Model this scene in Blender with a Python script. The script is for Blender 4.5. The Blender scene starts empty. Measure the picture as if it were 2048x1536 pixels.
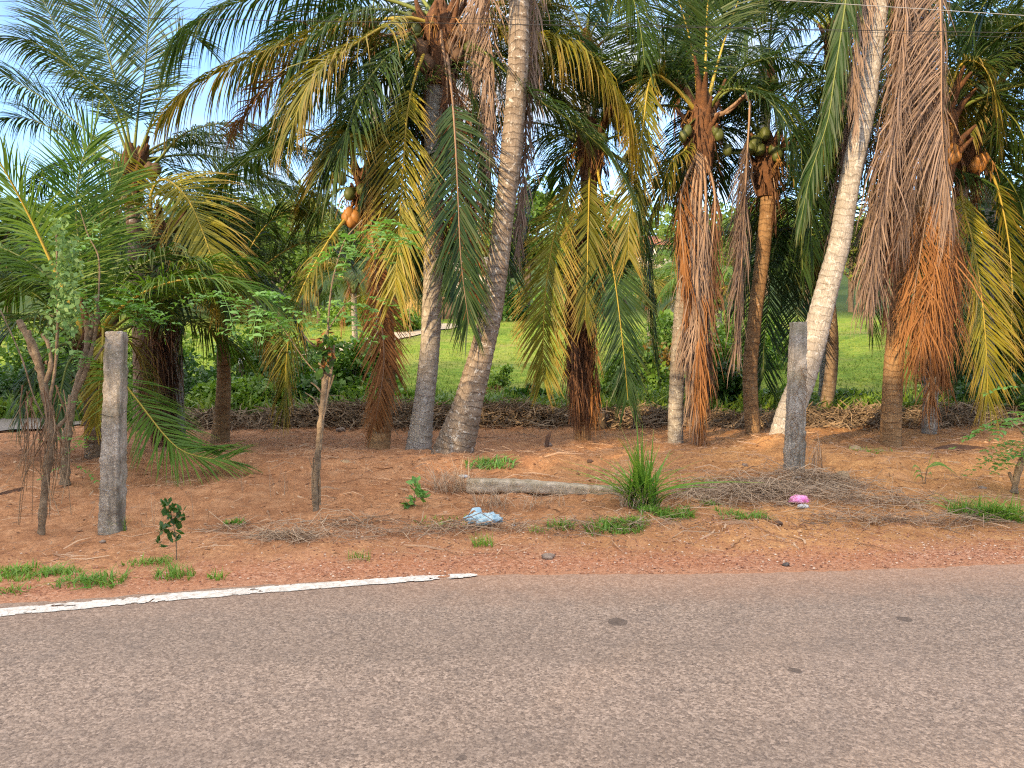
import bpy, math, random
import numpy as np
from mathutils import Vector
RS = np.random.default_rng(7)
random.seed(7)
PI = math.pi
S = bpy.context.scene
COL = S.collection

# ------------------------------------------------------------------ camera
F, HOR, CH = 1500.0, 680.0, 1.7
PITCH = math.atan((768 - HOR) / F)
cam = bpy.data.cameras.new('camera'); camo = bpy.data.objects.new('camera', cam); COL.objects.link(camo)
camo.location = (0, 0, CH); camo.rotation_euler = (PI/2 - PITCH, 0, 0)
cam.sensor_width = 36; cam.lens = F / 2048 * 36; cam.clip_end = 3000; cam.clip_start = 0.05
S.camera = camo
cp, sp = math.cos(PITCH), math.sin(PITCH)
def P(px, py, Y):
    x = (px - 1024) / F; y = -(py - 768) / F
    d = np.array([x, cp + y*sp, -sp + y*cp])
    return np.array([0, 0, CH]) + d * (Y / d[1])

# ------------------------------------------------------------------ noise and terrain
def vnoise(x, y, seed=0):
    x = np.asarray(x, float); y = np.asarray(y, float)
    xi = np.floor(x).astype(np.int64); yi = np.floor(y).astype(np.int64)
    fx = x - xi; fy = y - yi
    fx = fx*fx*(3-2*fx); fy = fy*fy*(3-2*fy)
    def h(a, b):
        n = (a*374761393 + b*668265263 + seed*974711) & 0xFFFFFFFF
        n = ((n ^ (n >> 13)) * 1274126177) & 0xFFFFFFFF
        n = n ^ (n >> 16)
        return (n & 0xFFFF) / 65535.0
    return (h(xi, yi)*(1-fx)+h(xi+1, yi)*fx)*(1-fy) + (h(xi, yi+1)*(1-fx)+h(xi+1, yi+1)*fx)*fy
def fbm(x, y, o=4, seed=0):
    s = 0; a = .5
    for i in range(o):
        s = s + a*(vnoise(x, y, seed+i)-.5); x = x*2.03; y = y*2.03; a *= .5
    return s
def sst(a, b, x):
    t = np.clip((np.asarray(x, float)-a)/(b-a), 0, 1); return t*t*(3-2*t)
def flat(px, py):
    Y = 3.0
    d = P(px, py, 1.0) - np.array([0, 0, CH])
    return np.array([0, 0, CH]) + d*(-CH/d[2])
EX, EY = [], []
for px, py in ((-900, 1300), (0, 1208), (475, 1172), (950, 1148), (1400, 1147), (1750, 1138), (2048, 1126), (3000, 1105)):
    q = flat(px, py); EX.append(q[0]); EY.append(q[1])
def road_edge(x):
    return np.interp(x, EX, EY) + np.where(x > EX[-1], (x-EX[-1])*.06, 0) + np.where(x < EX[0], (x-EX[0])*.2, 0)
def gz(x, y):
    x = np.asarray(x, float); y = np.asarray(y, float)
    d = y - road_edge(x)
    crest = 0.20 + 0.05*sst(0, 4, x) + .06*fbm(x*.35, y*.1+3, 2, 5)
    yc = 9.3 + .5*fbm(x*.3, 0*y, 2, 9)*2
    up = sst(.8, 1.0, (y-6.0)/(np.maximum(yc-6.0, .5))) * .35 + .65*sst(.1, 1.0, (y-6.0)/(np.maximum(yc-6.0, .5)))
    ridge = crest*np.where(y < yc, up, 1 - .85*sst(0, 2.4, y-yc))
    z = ridge*sst(0.3, 1.2, d)
    z = z + .26*np.exp(-(((x-3.62)/.55)**2 + ((y-10.2)/.55)**2))
    z = z + .12*np.exp(-(((x-2.15)/.35)**2 + ((y-11.0)/.5)**2))
    z = z + .10*np.exp(-(((x-2.9)/1.0)**2 + ((y-8.2)/.5)**2))
    rough = (fbm(x*.9, y*.9, 3, 11)*.16 + fbm(x*4, y*4, 3, 21)*.10 + fbm(x*11, y*11, 2, 31)*.065)*sst(.35, 1.3, d)*(1-.7*sst(15, 18, y))
    z = z + rough + fbm(x*14, y*14, 2, 41)*.014*sst(-.05, .2, d)
    back = y - 15.5
    m = np.where(back > 0, np.interp(back, [0, 3, 30, 75, 150, 260, 600], [0, -.05, 2.6, 8.0, 24, 36, 40]), 0)
    z = z + m + np.where(back > 3, fbm(x*.15, y*.15, 3, 51)*.5*sst(3, 10, back), 0)
    # left side falls a little to the track
    return z
def G(px, py):
    d = P(px, py, 1.0) - np.array([0, 0, CH]); o = np.array([0, 0, CH])
    prev = 3.0
    for i in range(1, 6000):
        t = 3.0 + i*.02
        q = o + d*t
        if q[2] < gz(q[0], q[1]):
            return np.array([q[0], q[1], float(gz(q[0], q[1]))])
    return q

# ------------------------------------------------------------------ mesh helpers
def mesh_from(name, V, Fq, uv=None, smooth=True, attrs=None, tris=False):
    V = np.asarray(V, np.float32).reshape(-1, 3); Fq = np.asarray(Fq, np.int32)
    k = Fq.shape[1]
    me = bpy.data.meshes.new(name)
    me.vertices.add(len(V)); me.vertices.foreach_set('co', V.ravel())
    me.loops.add(Fq.size); me.loops.foreach_set('vertex_index', Fq.ravel())
    me.polygons.add(len(Fq)); me.polygons.foreach_set('loop_start', np.arange(0, Fq.size, k, dtype=np.int32))
    if smooth: me.polygons.foreach_set('use_smooth', np.ones(len(Fq), bool))
    if uv is not None:
        l = me.uv_layers.new(name='UVMap')
        l.data.foreach_set('uv', np.asarray(uv, np.float32)[Fq.ravel()].ravel())
    for an, av in (attrs or {}).items():
        a = me.attributes.new(an, 'FLOAT', 'POINT'); a.data.foreach_set('value', np.asarray(av, np.float32).ravel())
    me.update(calc_edges=True); me.validate()
    return me
class MB:
    def __init__(s): s.V = []; s.F = []; s.U = []; s.n = 0
    def add(s, V, Fq, U):
        V = np.asarray(V, float).reshape(-1, 3)
        s.V.append(V); s.F.append(np.asarray(Fq, int)+s.n); s.U.append(np.asarray(U, float).reshape(-1, 2)); s.n += len(V)
        return s
    def tube(s, pts, r, sides=8, caps=True, v0=0, rn=None):
        pts = np.asarray(pts, float); n = len(pts)
        r = np.broadcast_to(np.asarray(r, float), (n,))
        T = np.gradient(pts, axis=0); T /= np.linalg.norm(T, axis=1)[:, None]+1e-9
        ref = np.array([1., 0, 0]) if abs(T[:, 0]).mean() < .8 else np.array([0, 0, 1.])
        A = np.cross(T, ref); A /= np.linalg.norm(A, axis=1)[:, None]+1e-9; B = np.cross(T, A)
        a = np.linspace(0, 2*PI, sides+1)
        rr = r[:, None]*(np.ones((n, sides+1)) if rn is None else rn)
        V = pts[:, None]+rr[..., None]*(np.cos(a)[None, :, None]*A[:, None]+np.sin(a)[None, :, None]*B[:, None])
        L = v0+np.concatenate([[0], np.cumsum(np.linalg.norm(np.diff(pts, axis=0), axis=1))])
        U = np.stack(np.broadcast_arrays(np.linspace(0, 1, sides+1)[None], L[:, None]), -1)
        i = np.arange(n-1)[:, None]*(sides+1)+np.arange(sides)[None]
        Fq = np.stack([i, i+1, i+sides+2, i+sides+1], -1).reshape(-1, 4)
        s.add(V, Fq, U)
        if caps:
            for e, row in ((0, V[0]), (n-1, V[-1])):
                c = pts[e]; ring = row[:-1]; m = len(ring)
                VV = np.concatenate([ring, [c]]); ff = [[j, (j+1) % m, (j+1) % m, m] for j in range(m)]
                ff = [[j, (j+1) % m, m, m] for j in range(0)]
                k = []
                for j in range(0, m, 2):
                    k.append([m, j, (j+1) % m, (j+2) % m])
                s.add(VV, k, np.tile([[.5, L[e]]], (m+1, 1)))
        return s
    def strips(s, C, W, rnd):
        """C (n,k,3) centre lines, W (n,k,3) half width vectors, rnd (n,)"""
        n, k, _ = C.shape
        V = np.stack([C-W, C+W], 2).reshape(n, k*2, 3)
        U = np.stack(np.broadcast_arrays(np.repeat(np.linspace(0, 1, k), 2)[None], np.asarray(rnd)[:, None]), -1)
        j = np.arange(k-1)*2
        q = np.stack([j, j+1, j+3, j+2], -1)
        Fq = (np.arange(n)[:, None, None]*(2*k)+q[None]).reshape(-1, 4)
        return s.add(V, Fq, U)
    def box(s, c, sz, R=None, bev=0):
        x, y, z = np.array(sz)/2
        V = np.array([[-x,-y,-z],[x,-y,-z],[x,y,-z],[-x,y,-z],[-x,-y,z],[x,-y,z],[x,y,z],[-x,y,z]])
        if R is not None: V = V@np.array(R).T
        return s.add(V+np.array(c), [[0,3,2,1],[4,5,6,7],[0,1,5,4],[1,2,6,5],[2,3,7,6],[3,0,4,7]], np.tile([[.5,.5]],(8,1)))
    def blob(s, c, r, n=8, jit=0., tip=None):
        a = np.linspace(0, PI, n); b = np.linspace(0, 2*PI, n*2+1)
        A, B = np.meshgrid(a, b, indexing='ij')
        V = np.stack([np.sin(A)*np.cos(B), np.sin(A)*np.sin(B), np.cos(A)], -1)
        if jit:
            j = 1+jit*(vnoise(V[..., 0]*2.3+c[0]*31+9, V[..., 1]*2.3+V[..., 2]*1.7+c[1]*17)-.5)*2
            V = V*j[..., None]
        V = V*np.asarray(r)+np.asarray(c)
        m = n*2+1
        i = np.arange(n-1)[:, None]*m+np.arange(m-1)[None]
        return s.add(V, np.stack([i, i+m, i+m+1, i+1], -1).reshape(-1, 4), np.stack([B/6.28, A], -1))
    def build(s, name, m, parent=None, smooth=True, off=None):
        V = np.concatenate(s.V)
        o0 = np.array(parent_loc(parent)) if parent is not None else (np.array(off) if off is not None else np.zeros(3))
        V = V-o0
        me = mesh_from(name, V, np.concatenate(s.F), np.concatenate(s.U), smooth)
        me.materials.append(m)
        o = bpy.data.objects.new(name, me); COL.objects.link(o)
        if parent is not None: o.parent = parent
        else: o.location = o0
        return o
def parent_loc(o):
    l = Vector(o.location)
    while o.parent: o = o.parent; l += o.location
    return l
def thing(name, label, cat, loc, group=None):
    o = bpy.data.objects.new(name, None); COL.objects.link(o); o.location = [float(v) for v in loc]
    o.empty_display_size = .2
    o['label'] = label; o['category'] = cat
    if group: o['group'] = group
    return o
def tag(o, label, cat, group=None, kind=None):
    if label: o['label'] = label
    if cat: o['category'] = cat
    if group: o['group'] = group
    if kind: o['kind'] = kind
    return o
def catmull(pts, n):
    p = np.asarray(pts, float); p = np.vstack([2*p[0]-p[1], p, 2*p[-1]-p[-2]])
    m = len(p)-3
    t = np.linspace(0, m-1e-6, n); i = t.astype(int); f = (t-i)[:, None]
    a, b, c, d = p[i], p[i+1], p[i+2], p[i+3]
    q = .5*((2*b)+(c-a)*f+(2*a-5*b+4*c-d)*f**2+(3*b-a-3*c+d)*f**3)
    s = np.concatenate([[0], np.cumsum(np.linalg.norm(np.diff(q, axis=0), axis=1))])
    u = np.linspace(0, s[-1], n)
    return np.stack([np.interp(u, s, q[:, k]) for k in range(q.shape[1])], 1), s[-1]
def nrm(v): return v/(np.linalg.norm(v, axis=-1, keepdims=True)+1e-9)

# ------------------------------------------------------------------ materials
class NT:
    def __init__(s, name):
        s.m = bpy.data.materials.new(name); s.m.use_nodes = True; s.t = s.m.node_tree
        s.b = s.t.nodes['Principled BSDF']; s.out = s.t.nodes['Material Output']
    def n(s, typ, ins=None, **kw):
        nd = s.t.nodes.new('ShaderNode'+typ)
        for k, v in kw.items(): setattr(nd, k, v)
        for k, v in (ins or {}).items():
            i = nd.inputs[k]
            if hasattr(v, 'is_output') or isinstance(v, bpy.types.NodeSocket): s.t.links.new(v, i)
            else: i.default_value = v
        return nd
    def link(s, a, b): s.t.links.new(a, b)
    def ramp(s, fac, stops, interp='LINEAR'):
        nd = s.n('ValToRGB'); cr = nd.color_ramp; cr.interpolation = interp
        while len(cr.elements) < len(stops): cr.elements.new(.5)
        for e, (p, c) in zip(cr.elements, stops):
            e.position = p; e.color = (*c, 1) if len(c) == 3 else c
        s.link(fac, nd.inputs[0]); return nd.outputs[0]
    def mix(s, f, a, b, mode='MIX'):
        nd = s.n('Mix', data_type='RGBA', blend_type=mode)
        for i, v in ((0, f), (6, a), (7, b)):
            if isinstance(v, bpy.types.NodeSocket): s.link(v, nd.inputs[i])
            elif i == 0: nd.inputs[0].default_value = v
            else: nd.inputs[i].default_value = (*v, 1) if len(v) == 3 else v
        return nd.outputs[2]
    def noise(s, vec, scale, detail=4, rough=.55, dist=0):
        i = {'Scale': scale, 'Detail': detail, 'Roughness': rough, 'Distortion': dist}
        if vec is not None: i['Vector'] = vec
        return s.n('TexNoise', i).outputs[0]
    def math(s, op, a, b=None, c=None, clamp=False):
        nd = s.n('Math', operation=op, use_clamp=clamp)
        for i, v in enumerate((a, b, c)):
            if v is None: continue
            if isinstance(v, bpy.types.NodeSocket): s.link(v, nd.inputs[i])
            else: nd.inputs[i].default_value = v
        return nd.outputs[0]
    def bump(s, h, strength, dist=.02, prev=None):
        i = {'Height': h, 'Strength': strength, 'Distance': dist}
        if prev is not None: i['Normal'] = prev
        return s.n('Bump', i).outputs[0]
    def pos(s): return s.n('NewGeometry').outputs['Position']
    def obj(s): return s.n('TexCoord').outputs['Object']
    def base(s, c=None, rough=None, nor=None, spec=None):
        for k, v in (('Base Color', c), ('Roughness', rough), ('Normal', nor), ('Specular IOR Level', spec)):
            if v is None: continue
            if isinstance(v, bpy.types.NodeSocket): s.link(v, s.b.inputs[k])
            else: s.b.inputs[k].default_value = (*v, 1) if isinstance(v, tuple) else v
        return s.m

def leaf_mat(name, c1, c2, tipc=None, trans=.28, tcol=None, rough=.45, spec=.4, tip0=.7):
    """c1..c2 vary per blade and per object; tips may be dry"""
    t = NT(name)
    uv = t.n('UVMap').outputs[0]
    xyz = t.n('SeparateXYZ', {0: uv})
    rnd = t.n('ObjectInfo').outputs['Random']
    mixf = t.math('ADD', t.math('MULTIPLY', xyz.outputs[1], .6), t.math('MULTIPLY', rnd, .4))
    n = t.noise(t.pos(), 1.7, 2)
    mixf = t.math('ADD', mixf, t.math('MULTIPLY', t.math('SUBTRACT', n, .5), .6), clamp=True)
    c = t.mix(mixf, c1, c2)
    if tipc:
        f = t.n('MapRange', {0: t.math('ADD', xyz.outputs[0], t.math('MULTIPLY', xyz.outputs[1], .3)), 1: tip0, 2: tip0+.5})
        c = t.mix(f.outputs[0], c, tipc)
    t.base(c, rough, None, spec)
    tr = t.n('BsdfTranslucent')
    if tcol: t.link(t.mix(1., c, tcol, 'MULTIPLY'), tr.inputs[0])
    else: t.link(c, tr.inputs[0])
    ms = t.n('MixShader', {0: trans, 1: t.b.outputs[0], 2: tr.outputs[0]})
    t.link(ms.outputs[0], t.out.inputs[0])
    return t.m

def simple(name, c, rough=.8, var=.25, scale=8, bump=.3, c2=None, bscale=None, spec=.3):
    t = NT(name); v = t.obj()
    n = t.noise(v, scale, 5, .6)
    c2 = c2 or tuple(x*(1-var) for x in c)
    col = t.ramp(n, [(.3, c2), (.7, c)])
    b = t.bump(t.noise(v, bscale or scale*4, 5, .65), bump, .02)
    return t.base(col, rough, b, spec)

M = {}
M['g'] = leaf_mat('frond_green', (.018, .047, .015), (.050, .088, .018), (.12, .11, .03), .25, (1.5, 1.6, .6, 1), .46, .25, .85)
M['y'] = leaf_mat('frond_yellowing', (.055, .085, .015), (.185, .165, .018), (.26, .17, .04), .3, (1.3, 1.2, .5, 1), .46, .25, .6)
M['z'] = leaf_mat('frond_golden', (.13, .14, .016), (.33, .28, .028), (.34, .22, .05), .32, (1.3, 1.2, .5, 1), .46, .25, .6)
M['n'] = leaf_mat('frond_young', (.045, .115, .018), (.11, .19, .025), (.2, .22, .04), .3, (1.4, 1.5, .5, 1), .46, .25, .85)
M['b'] = leaf_mat('frond_dry', (.13, .085, .062), (.32, .225, .165), None, .15, None, .7, .2)
M['o'] = leaf_mat('frond_rust', (.15, .06, .024), (.31, .145, .05), None, .18, None, .7, .2)
M['k'] = leaf_mat('frond_dead_dark', (.045, .022, .014), (.15, .075, .04), None, .1, None, .75, .2)
M['rib_g'] = simple('midrib_green', (.16, .19, .04), .5, .3, 3, .1)
M['rib_y'] = simple('midrib_yellow', (.40, .30, .05), .5, .25, 3, .1)
M['rib_b'] = simple('midrib_brown', (.30, .19, .12), .7, .3, 3, .1)

def trunk_mat(name, a, b, lich, ringdark=.45, lichamt=.56):
    t = NT(name)
    uv = t.n('UVMap').outputs[0]; x = t.n('SeparateXYZ', {0: uv}); p = t.pos()
    n1 = t.noise(p, 5, 6, .65); n2 = t.noise(p, 28, 4, .7)
    col = t.ramp(n1, [(.3, a), (.7, b)])
    # ring scars, irregular
    v = t.math('ADD', x.outputs[1], t.math('MULTIPLY', t.noise(p, 3.6, 4), .26))
    saw = t.math('FRACT', t.math('MULTIPLY', v, 9.0))
    ring = t.ramp(saw, [(0, (0, 0, 0)), (.10, (1, 1, 1)), (.8, (.8, .8, .8)), (1, (0, 0, 0))])
    col = t.mix(t.math('MULTIPLY', t.math('SUBTRACT', 1, ring), ringdark), col, (.05, .035, .025))
    # vertical cracks
    mp = t.n('Mapping', {'Vector': uv, 'Scale': (44, 1.6, 1)})
    cr = t.n('TexVoronoi', {'Vector': mp.outputs[0], 'Scale': 1.6}, feature='DISTANCE_TO_EDGE').outputs[0]
    crk = t.ramp(cr, [(0, (0, 0, 0)), (.09, (1, 1, 1))])
    col = t.mix(t.math('MULTIPLY', t.math('SUBTRACT', 1, crk), .22), col, (.05, .035, .025))
    lf = t.ramp(t.noise(p, 13, 5, .75, .6), [(lichamt, (0, 0, 0)), (lichamt+.05, (1, 1, 1))])
    col = t.mix(t.math('MULTIPLY', lf, .75), col, lich)
    col = t.mix(t.math('MULTIPLY', n2, .35), col, t.mix(.5, col, (.04, .03, .02)))
    h = t.math('ADD', t.math('MULTIPLY', ring, .6), t.math('ADD', t.math('MULTIPLY', crk, .35), n2))
    return t.base(col, .9, t.bump(h, .7, .02), .15)
M['tr_grey'] = trunk_mat('trunk_grey', (.22, .185, .15), (.40, .36, .31), (.55, .53, .48))
M['tr_brown'] = trunk_mat('trunk_brown', (.16, .105, .065), (.31, .22, .15), (.50, .47, .43), .5, .59)
M['tr_rust'] = trunk_mat('trunk_rust', (.24, .13, .06), (.42, .26, .13), (.45, .40, .33), .5, .62)
M['tr_pale'] = trunk_mat('trunk_pale', (.31, .27, .225), (.48, .43, .375), (.57, .54, .5), .35, .55)
M['tr_speck'] = trunk_mat('trunk_speckled', (.20, .145, .10), (.37, .30, .235), (.60, .57, .52), .7, .565)
M['fibre'] = simple('sheath_fibre', (.17, .075, .03), .9, .6, 14, .8, (.05, .025, .015))
M['nut_g'] = simple('coconut_green', (.085, .10, .025), .5, .3, 9, .1)
M['nut_b'] = simple('coconut_brown', (.11, .06, .03), .7, .4, 9, .2)
M['nut_o'] = simple('coconut_orange', (.34, .15, .035), .5, .25, 9, .1)
M['stalk'] = simple('flower_stalk', (.34, .17, .05), .7, .4, 9, .2)
M['bark'] = simple('shrub_bark', (.30, .225, .15), .9, .5, 20, .7, (.10, .07, .045))
M['bark_dark'] = simple('tree_bark', (.13, .095, .065), .9, .5, 6, .8)
M['twig'] = leaf_mat('dry_twig', (.15, .09, .055), (.40, .29, .18), None, .05, None, .8, .2)
M['litter'] = leaf_mat('dirt_litter', (.24, .12, .065), (.62, .43, .28), None, .05, None, .8, .2)
M['straw'] = leaf_mat('dry_straw', (.17, .11, .075), (.56, .42, .29), None, .1, None, .8, .2)
M['dead'] = leaf_mat('brush_heap', (.09, .058, .038), (.42, .31, .205), None, .05, None, .8, .2)
M['glir'] = leaf_mat('shrub_leaf', (.09, .23, .055), (.19, .36, .085), None, .35, (1.2, 1.3, .6, 1), .45, .4)
M['vine'] = leaf_mat('vine_leaf', (.09, .21, .055), (.22, .34, .10), None, .3, None, .5, .4)
M['bushd'] = leaf_mat('bush_dark', (.03, .085, .018), (.075, .15, .03), None, .25, (1.3, 1.4, .6, 1), .4, .4)
M['bushl'] = leaf_mat('bush_light', (.09, .20, .03), (.20, .31, .05), None, .3, (1.3, 1.3, .5, 1), .45, .4)
M['bushr'] = leaf_mat('bush_reddish', (.22, .12, .03), (.20, .20, .03), None, .3, None, .5, .3)
M['treeA'] = leaf_mat('tree_leaf_green', (.065, .13, .024), (.14, .21, .036), None, .3, (1.2, 1.2, .5, 1), .5, .3)
M['treeB'] = leaf_mat('tree_leaf_yellow', (.14, .19, .03), (.27, .28, .045), None, .3, None, .5, .3)
M['treeC'] = leaf_mat('tree_leaf_dark', (.02, .05, .016), (.05, .09, .022), None, .2, None, .5, .3)
M['grass'] = leaf_mat('grass_blade', (.10, .24, .028), (.24, .40, .045), (.32, .34, .08), .35, None, .45, .4, .9)
M['gcov'] = leaf_mat('ground_cover', (.07, .17, .022), (.26, .33, .035), None, .35, None, .45, .4)
M['mead'] = leaf_mat('meadow_blade', (.13, .22, .03), (.32, .36, .07), None, .35, None, .6, .2)

def dirt_mat():
    t = NT('dirt'); p = t.pos()
    vg = t.n('Attribute', attribute_name='verge').outputs['Fac']
    zone = t.n('Attribute', attribute_name='grassy').outputs['Fac']
    n1 = t.noise(p, .9, 5, .6); n2 = t.noise(p, 6, 6, .7); n3 = t.noise(p, 40, 4, .7)
    soil = t.ramp(n2, [(.25, (.26, .118, .056)), (.5, (.45, .222, .108)), (.75, (.60, .34, .185))])
    soil2 = t.ramp(n2, [(.25, (.31, .145, .055)), (.5, (.52, .262, .102)), (.75, (.66, .38, .165))])
    xs = t.n('SeparateXYZ', {0: p}).outputs[0]
    side = t.n('MapRange', {0: t.math('ADD', xs, t.math('MULTIPLY', n1, 4)), 1: 1.5, 2: 5.0}).outputs[0]
    soil = t.mix(side, soil, soil2)
    soil = t.mix(t.math('MULTIPLY', t.ramp(n3, [(.42, (1, 1, 1)), (.6, (0, 0, 0))]), .45), soil, (.11, .05, .03))
    n4 = t.noise(p, .55, 4, .65, .8); n5 = t.noise(p, 2.3, 4, .6)
    soil = t.mix(t.ramp(n4, [(.42, (.75, .75, .75)), (.58, (0, 0, 0))]), soil, t.mix(.45, soil, (.18, .08, .042)))
    soil = t.mix(t.ramp(n5, [(.55, (0, 0, 0)), (.72, (.6, .6, .6))]), soil, t.mix(.5, soil, (.60, .34, .19)))
    # lateritic gravel
    v1 = t.n('TexVoronoi', {'Vector': p, 'Scale': 48.0})
    v2 = t.n('TexVoronoi', {'Vector': p, 'Scale': 95.0})
    vc = t.n('SeparateColor', {0: v1.outputs['Color']}).outputs[0]
    vc2 = t.n('SeparateColor', {0: v2.outputs['Color']}).outputs[0]
    gr = t.ramp(vc, [(0, (.13, .05, .032)), (.4, (.36, .15, .082)), (.75, (.50, .245, .14)), (1, (.66, .42, .30))])
    gr2 = t.ramp(vc2, [(0, (.16, .065, .04)), (.6, (.38, .165, .09)), (1, (.58, .35, .24))])
    gr = t.mix(.45, gr, gr2)
    gr = t.mix(t.ramp(n1, [(.4, (0, 0, 0)), (.62, (.8, .8, .8))]), gr, t.mix(.6, gr, (.40, .155, .065)))
    gf = t.math('SUBTRACT', 1, vg)
    gf = t.n('MapRange', {0: t.math('ADD', vg, t.math('MULTIPLY', t.math('SUBTRACT', n2, .5), 1.1)), 1: .25, 2: .75, 3: 1., 4: 0.}).outputs[0]
    col = t.mix(gf, soil, gr)
    # dust right at the road edge
    df = t.n('MapRange', {0: t.math('ADD', vg, t.math('MULTIPLY', t.math('SUBTRACT', n2, .5), .25)), 1: .0, 2: .22, 3: .75, 4: 0.}).outputs[0]
    col = t.mix(df, col, (.42, .215, .125))
    col = t.mix(zone, col, t.ramp(n2, [(.3, (.05, .06, .02)), (.7, (.12, .12, .04))]))
    h = t.math('ADD', t.math('MULTIPLY', n2, 1.0), t.math('MULTIPLY', n3, .6))
    hg = t.math('MULTIPLY', t.math('SUBTRACT', .6, v1.outputs['Distance']), gf)
    b = t.bump(h, .7, .03); b = t.bump(hg, .7, .012, b)
    return t.base(col, .95, b, .1)
def road_mat():
    t = NT('asphalt'); p = t.pos()
    e = t.n('Attribute', attribute_name='edge').outputs['Fac']
    v1 = t.n('TexVoronoi', {'Vector': p, 'Scale': 75.0}); v2 = t.n('TexVoronoi', {'Vector': p, 'Scale': 150.0})
    c1 = t.n('SeparateColor', {0: v1.outputs['Color']}).outputs[0]; c2 = t.n('SeparateColor', {0: v2.outputs['Color']}).outputs[1]
    a = t.ramp(c1, [(0, (.065, .044, .034)), (.35, (.20, .14, .104)), (.7, (.33, .24, .18)), (1, (.55, .41, .32))])
    b = t.ramp(c2, [(0, (.09, .064, .052)), (.5, (.235, .17, .13)), (1, (.42, .32, .25))])
    col = t.mix(.5, a, b)
    big = t.noise(p, .8, 5, .6)
    mid = t.noise(p, 5, 5, .65)
    col = t.mix(t.ramp(big, [(.35, (.0, .0, .0)), (.7, (.55, .55, .55))]), col, t.mix(.5, col, (.27, .195, .155)))
    col = t.mix(t.math('MULTIPLY', t.ramp(mid, [(.5, (0, 0, 0)), (.75, (1, 1, 1))]), .35), col, (.11, .09, .08))
    # tar spots
    sv = t.n('TexVoronoi', {'Vector': p, 'Scale': 2.1, 'Randomness': 1.0})
    sd = t.math('ADD', sv.outputs['Distance'], t.math('MULTIPLY', t.noise(p, 22, 3), .07))
    rr = t.n('SeparateColor', {0: sv.outputs['Color']}).outputs[2]
    spot = t.math('LESS_THAN', sd, t.math('MULTIPLY', t.math('MAXIMUM', t.math('SUBTRACT', rr, .45), 0), .30))
    col = t.mix(t.math('MULTIPLY', spot, .7), col, (.06, .043, .035))
    wp = t.n('Mapping', {'Vector': p, 'Scale': (.10, 1.3, 1)}); wn = t.noise(wp.outputs[0], 1.2, 3)
    col = t.mix(t.math('MULTIPLY', t.ramp(wn, [(.42, (0, 0, 0)), (.62, (1, 1, 1))]), .28), col, (.13, .098, .078))
    dust = t.n('MapRange', {0: t.math('ADD', e, t.math('MULTIPLY', t.math('SUBTRACT', mid, .5), .5)), 1: .02, 2: .75, 3: 1., 4: 0.}).outputs[0]
    xs = t.n('SeparateXYZ', {0: p}).outputs[0]
    dust = t.math('MULTIPLY', dust, t.n('MapRange', {0: xs, 1: -1.2, 2: -.2, 3: .35, 4: 1.}).outputs[0])
    col = t.mix(t.math('MULTIPLY', dust, .8), col, t.mix(.35, (.40, .22, .135), a))
    h = t.math('ADD', t.math('MULTIPLY', v1.outputs['Distance'], -1.), t.math('MULTIPLY', v2.outputs['Distance'], -.5))
    return t.base(col, .82, t.bump(h, .75, .006), .3)
def meadow_mat():
    t = NT('meadow_turf'); p = t.pos()
    n1 = t.noise(p, .35, 4, .6); n2 = t.noise(p, 2.2, 6, .65); n3 = t.noise(p, 14, 4, .7)
    c = t.ramp(n2, [(.3, (.10, .19, .022)), (.5, (.20, .29, .036)), (.7, (.33, .36, .07))])
    c = t.mix(t.ramp(n1, [(.5, (0, 0, 0)), (.7, (.6, .6, .6))]), c, (.36, .29, .12))
    c = t.mix(t.math('MULTIPLY', t.ramp(n3, [(.4, (1, 1, 1)), (.6, (0, 0, 0))]), .3), c, (.06, .11, .015))
    y = t.n('SeparateXYZ', {0: p}).outputs[1]
    far = t.n('MapRange', {0: y, 1: 46., 2: 56.}).outputs[0]
    c = t.mix(far, c, (.05, .08, .025))
    return t.base(c, .95, t.bump(t.math('ADD', n2, n3), .8, .12), .1)
M['dirt'] = dirt_mat(); M['road'] = road_mat(); M['meadow'] = meadow_mat()
def line_mat():
    t = NT('road_paint'); p = t.pos()
    n = t.noise(p, 30, 5, .7); n2 = t.noise(p, 4, 4)
    c = t.ramp(n, [(.3, (.40, .34, .28)), (.62, (.70, .66, .61))])
    crack = t.n('TexVoronoi', {'Vector': p, 'Scale': 26.}, feature='DISTANCE_TO_EDGE').outputs[0]
    cf = t.math('MULTIPLY', t.math('LESS_THAN', crack, .035), t.math('GREATER_THAN', n2, .5))
    c = t.mix(t.math('MULTIPLY', cf, .6), c, (.25, .2, .17))
    return t.base(c, .7, t.bump(n, .4, .004), .3)
M['line'] = line_mat()
def concrete_mat():
    t = NT('weathered_concrete'); p = t.obj()
    n = t.noise(p, 7, 6, .7); n2 = t.noise(p, 45, 5, .75); n3 = t.noise(p, 2.2, 3)
    c = t.ramp(n, [(.3, (.22, .19, .155)), (.5, (.41, .36, .305)), (.72, (.58, .53, .47))])
    c = t.mix(t.ramp(n2, [(.38, (.5, .5, .5)), (.6, (0, 0, 0))]), c, (.10, .088, .072))
    mpz = t.n('Mapping', {'Vector': p, 'Scale': (9, 9, 1.1)}); c = t.mix(t.ramp(t.noise(mpz.outputs[0], 1.5, 4), [(.5, (0, 0, 0)), (.66, (.75, .75, .75))]), c, (.085, .078, .066))
    c = t.mix(t.ramp(t.noise(p, 26, 4, .6), [(.62, (0, 0, 0)), (.68, (.8, .8, .8))]), c, (.52, .49, .44))
    c = t.mix(t.math('MULTIPLY', t.ramp(n3, [(.5, (0, 0, 0)), (.65, (1, 1, 1))]), .35), c, (.13, .13, .05))
    return t.base(c, .95, t.bump(t.math('ADD', n, n2), .8, .02), .15)
M['conc'] = concrete_mat()
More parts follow.
